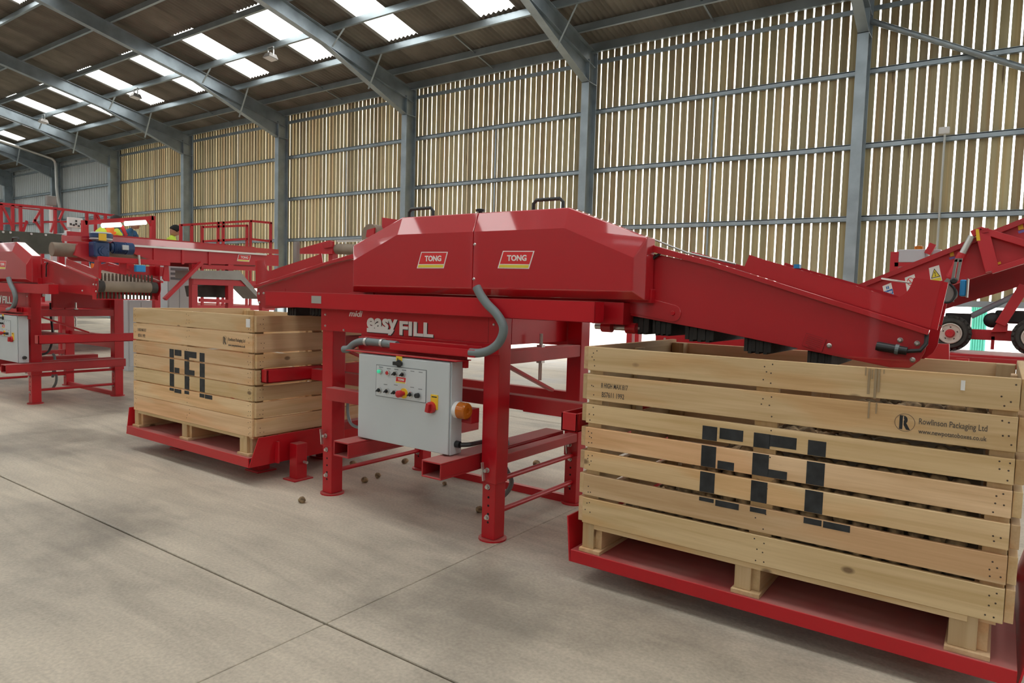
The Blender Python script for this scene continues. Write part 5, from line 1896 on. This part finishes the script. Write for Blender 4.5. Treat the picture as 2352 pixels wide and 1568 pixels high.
def wheel(cx_, cy_, cz_):
    w = rw
    t = MB().lathe((cx_, cy_, cz_), (0, 1, 0), [(0.02, w * .62), (0, w * .72), (.0, w * .86), (.03, w * .96), (.06, w), (.16, w), (.19, w * .96), (.22, w * .86), (.22, w * .72), (.2, w * .62)], 36)
    wl = t.build('wheel', 'tyre', el, smooth=True)
    tr_ = MB()
    for k_ in range(22):
        a0_ = 2 * math.pi * k_ / 22
        for s0, s1_ in ((.02, .10), (.12, .2)):
            a1_ = a0_ + (.14 if s0 < .1 else 0)
            r0_ = Vector((math.cos(a1_), 0, math.sin(a1_)))
            tr_.bar((cx_ + r0_.x * (w + .002), cy_ + s0, cz_ + r0_.z * (w + .002)), (cx_ + r0_.x * (w + .002), cy_ + s1_, cz_ + r0_.z * (w + .002)), .03, .022, tuple(r0_))
    tr_.build('tread_lugs', 'tyre', wl, kind='stuff')
    MB().lathe((cx_, cy_, cz_), (0, -1, 0), [(-.03, w * .62), (.0, w * .62), (.004, w * .57), (-.008, w * .52), (-.012, w * .3), (-.012, w * .1)], 28).build('rim', 'hub_white', wl, smooth=True)
    MB().lathe((cx_, cy_ + .012, cz_), (0, -1, 0), [(0, w * .26), (.02, w * .26), (.03, w * .2), (.05, w * .18)], 16).build('hub', 'red_far', wl, smooth=True)
    for k_ in range(5):
        an = 2 * math.pi * k_ / 5 + .3
        MB().lathe((cx_ + w * .4 * math.cos(an), cy_ + .013, cz_ + w * .4 * math.sin(an)), (0, -1, 0), [(0, w * .055), (.003, w * .055)], 8).build('hub_hole', 'hole_dark', wl)


wheel(wc.x, YW, wc.z)
w2 = P(*W(1965, 1090), Y=YE)
wheel(w2.x, YW, wc.z)
a, c = P(*W(1080, 1142), Y=YE + .08), P(*W(1900, 1055), Y=YE + .08)
box('axle_beam', 'red_far', el, a.x, c.x, YE + .18, YE + .3, a.z, c.z, .004)
a, c = P(*W(1435, 1270), Y=YE + .1), P(*W(1487, 1140), Y=YE + .1)
box('stand', 'red_far', el, a.x, c.x, YE + .18, YE + .26, a.z, c.z + .02)
MB().bar(P(*W(1850, 500), Y=YE + .1), P(*W(1555, 965), Y=YE + .1), .06, .09).build('support_strut', 'red_far', el, .004)
sideY([W(1520, 940), W(1650, 960), W(1640, 1055), W(1440, 1055)], YE + .1, .08, 'strut_foot', 'red_far', el)
dm = MB()
a, c = P(*W(1485, 950), Y=YE + .3), P(*W(1900, 805), Y=YE + .3)
dm.box(a.x, c.x, YE + .3, YE + .7, a.z, c.z)
dm.build('power_unit', 'black_plastic', el, .02)
p = P(*W(1460, 915), Y=YE + .25)
MB().lathe((p.x, YE + .22, p.z), (0, 1, 0), [(0, .05), (.02, .075), (.3, .075)], 18).build('power_unit_drum', 'black_plastic', el, smooth=True)
a, c = P(*W(880, 1040), Y=YE + .35), P(*W(1205, 838), Y=YE + .35)
box('battery_box', 'black_plastic', el, a.x, c.x, YE + .35, YE + .7, a.z, c.z, .01)
MB().tube([P(*W(1760, 605), Y=YE + .5), P(*W(1205, 868), Y=YE + .5)], .03, 10).build('drain_pipe', 'pale_panel', el, smooth=True)

# red chassis the elevator wheels stand on
ch = empty('trailer_chassis', (0, YE, 0), 'low red steel chassis under the elevator wheels, behind the full crate', 'chassis')
a, c = P(*W(600, 1278), Y=YE - .25), P(*W(2100, 1278), Y=YE - .25)
box('deck', 'red_far', ch, a.x, c.x + .3, YE - .2, YE + .6, z_low - .06, z_low - .022, .003)
b0_ = P(*W(700, 1400), Y=YE - .28).z
box('side_channel', 'red_dusty', ch, a.x, c.x + .3, YE - .28, YE - .2, b0_ - .03, z_low - .045, .003)
for x_ in (a.x + .1, (a.x + c.x) / 2, c.x):
    box('leg', 'red_far', ch, x_ - .05, x_ + .05, YE - .15, YE - .05, 0, z_low - .06)
    box('leg', 'red_far', ch, x_ - .05, x_ + .05, YE + .45, YE + .55, 0, z_low - .06)

rb = empty('rear_frame', (-2, 6, 0), 'low red frame with dusty rail seen behind the full crate under the conveyor', 'frame')
a, c = P(1506, 765, Y=6.0), P(2140, 800, Y=6.0)
sideY([(1506, 765), (2180, 790), (2180, 840), (1506, 812)], 6.0, .06, 'side_rail', 'red_dusty', rb)
for x_ in (a.x + .08, a.x + 1.2, a.x + 2.4):
    box('leg', 'red_far', rb, x_ - .04, x_ + .04, 6.06, 6.14, 0, a.z - .06)
for q in (1527, 1617):
    p = P(q, 778, Y=6.0)
    MB().lathe((p.x, 6.0, p.z), (0, -1, 0), [(0, .012), (.008, .01)], 8).build('bolt', 'zinc', rb)
for x0_, x1_, lb in ((1438, 1452, 'wider red upright against the bright opening behind the full crate'), (1457, 1468, 'thinner red upright beside its wider neighbour in the bright opening')):
    a, c = P(x0_, 790, Y=6.6), P(x1_, 745, Y=6.6)
    u = empty('support_post', ((a.x + c.x) / 2, 6.65, 0), lb, 'post')
    box('upright', 'red_far', u, a.x, c.x, 6.6, 6.68, .012, 1.42, .003)
    box('foot_plate', 'red_far', u, a.x - .015, c.x + .015, 6.55, 6.73, 0, .012)

# grey box on its red stand
YG = 9.6
gb_ = empty('grey_tank', (1, YG, 0), 'pale grey box held in a red stand above the elevator arm', 'box')
a, c = P(*W(318, 222), Y=YG), P(*W(668, 62), Y=YG)
box('case', 'box_grey', gb_, a.x, c.x, YG, YG + .5, a.z, c.z, .01)
a2, c2 = P(*W(725, 120), Y=YG), P(*W(840, 55), Y=YG)
box('small_case', 'box_grey', gb_, a2.x, c2.x, YG + .1, YG + .4, a.z, c2.z, .01)
p = P(*W(295, 95), Y=YG)
box('stand_post', 'red_far', gb_, p.x - .05, p.x + .04, YG, YG + .5, 0, p.z)
box('stand_shelf', 'red_far', gb_, p.x, c2.x, YG, YG + .5, a.z - .05, a.z)
MB().bar(P(*W(680, 120), Y=YG), P(*W(750, 0), Y=YG), .07, .07).build('stand_arm', 'red_far', gb_)
box('stand_post', 'red_far', gb_, c2.x - .09, c2.x, YG + .4, YG + .49, 0, a.z - .05)
p = P(*W(562, 60), Y=YG)
MB().lathe((p.x, YG + .15, p.z), (0, 0, 1), [(0, .05), (.04, .05), (.05, .03)], 14).build('beacon', 'amber', gb_, smooth=True)

# turquoise containers outside, beyond the opening
YO = 18.5
for (p0_, p1_), lb in ((((1200, 1060), (1400, 815)), 'pale turquoise container outside beyond the black power unit'), (((1205, 810), (1365, 715)), 'smaller turquoise container standing on the larger one outside')):
    a, c = P(*W(*p0_), Y=YO), P(*W(*p1_), Y=YO)
    z0_ = 0 if p0_[1] > 1000 else P(*W(1300, 815), Y=YO).z
    tq = tag(box('container', 'turquoise', None, a.x, c.x, YO, YO + .8, z0_ - (.02 if z0_ == 0 else 0), c.z, .02), lb, 'container', None)
    for k_ in range(6):
        x_ = a.x + (c.x - a.x) * (k_ + .5) / 6
        box('rib', 'turquoise', tq, x_ - .015, x_ + .015, YO - .02, YO, z0_ + .03, c.z - .03)

# ------------------------------------------------------------------ roof-hung lamps, pole, pipes
fl0 = None
for (px_, py_), lb in (((622, 128), 'floodlight hanging from the purlin in the nearest lit bay'), ((312, 219), 'floodlight seen against the bright skylight of the middle bay'), ((100, 277), 'floodlight hanging near the rafter at the far left')):
    p = P(px_, py_, Y=11.85)
    if fl0 is None:
        fl0 = empty('floodlight', p, lb, 'lamp', 'floodlights under the roof')
        b_ = MB()
        b_.bar((p.x - .12, p.y, p.z + .22), (p.x - .12, p.y, p.z - .02), .025, .03).bar((p.x + .12, p.y, p.z + .22), (p.x + .12, p.y, p.z - .02), .025, .03).bar((p.x - .12, p.y, p.z + .22), (p.x + .12, p.y, p.z + .22), .05, .03)
        b_.build('bracket', 'zinc', fl0)
        cs = MB().hexa([Vector((p.x, p.y, p.z)) + Vector(q) for q in ((-.16, -.16, -.06), (.16, -.16, -.06), (.16, .14, -.10), (-.16, .14, -.10), (-.11, -.1, .06), (.11, -.1, .06), (.11, .1, .04), (-.11, .1, .04))])
        cs = cs.build('lamp_case', 'stainless', fl0, .01)
        MB().hexa([Vector((p.x, p.y, p.z)) + Vector(q) for q in ((-.14, -.14, -.075), (.14, -.14, -.075), (.14, .12, -.11), (-.14, .12, -.11), (-.14, -.14, -.063), (.14, -.14, -.063), (.14, .12, -.1), (-.14, .12, -.1))]).build('lamp_glass', 'paper', cs)
    else:
        o = dup_tree(fl0)
        o.location = p
        o['label'] = lb
p = P(2171, 300, Y=14.9)
cp = empty('sensor_pole', (p.x, p.y, 0), 'thin grey pole with a small white box on top before the slats', 'pole')
MB().tube([(p.x, p.y, 0), (p.x, p.y, p.z)], .02, 8).build('pole', 'zinc', cp, smooth=True)
box('white_box', 'paper', cp, p.x - .1, p.x + .07, p.y - .06, p.y + .06, p.z - .06, p.z + .06, .01)
pp_ = [P(*G(*q), X=-37.9) for q in ((-200, -60), (0, 22), (400, 155), (780, 285), (825, 330), (840, 400), (850, 700), (865, 850), (905, 1065))]
tag(MB().tube(pp_, .07, 8).build('conduit', 'zinc', None, smooth=True), 'long grey conduit bending down a column at the far left', 'pipe')
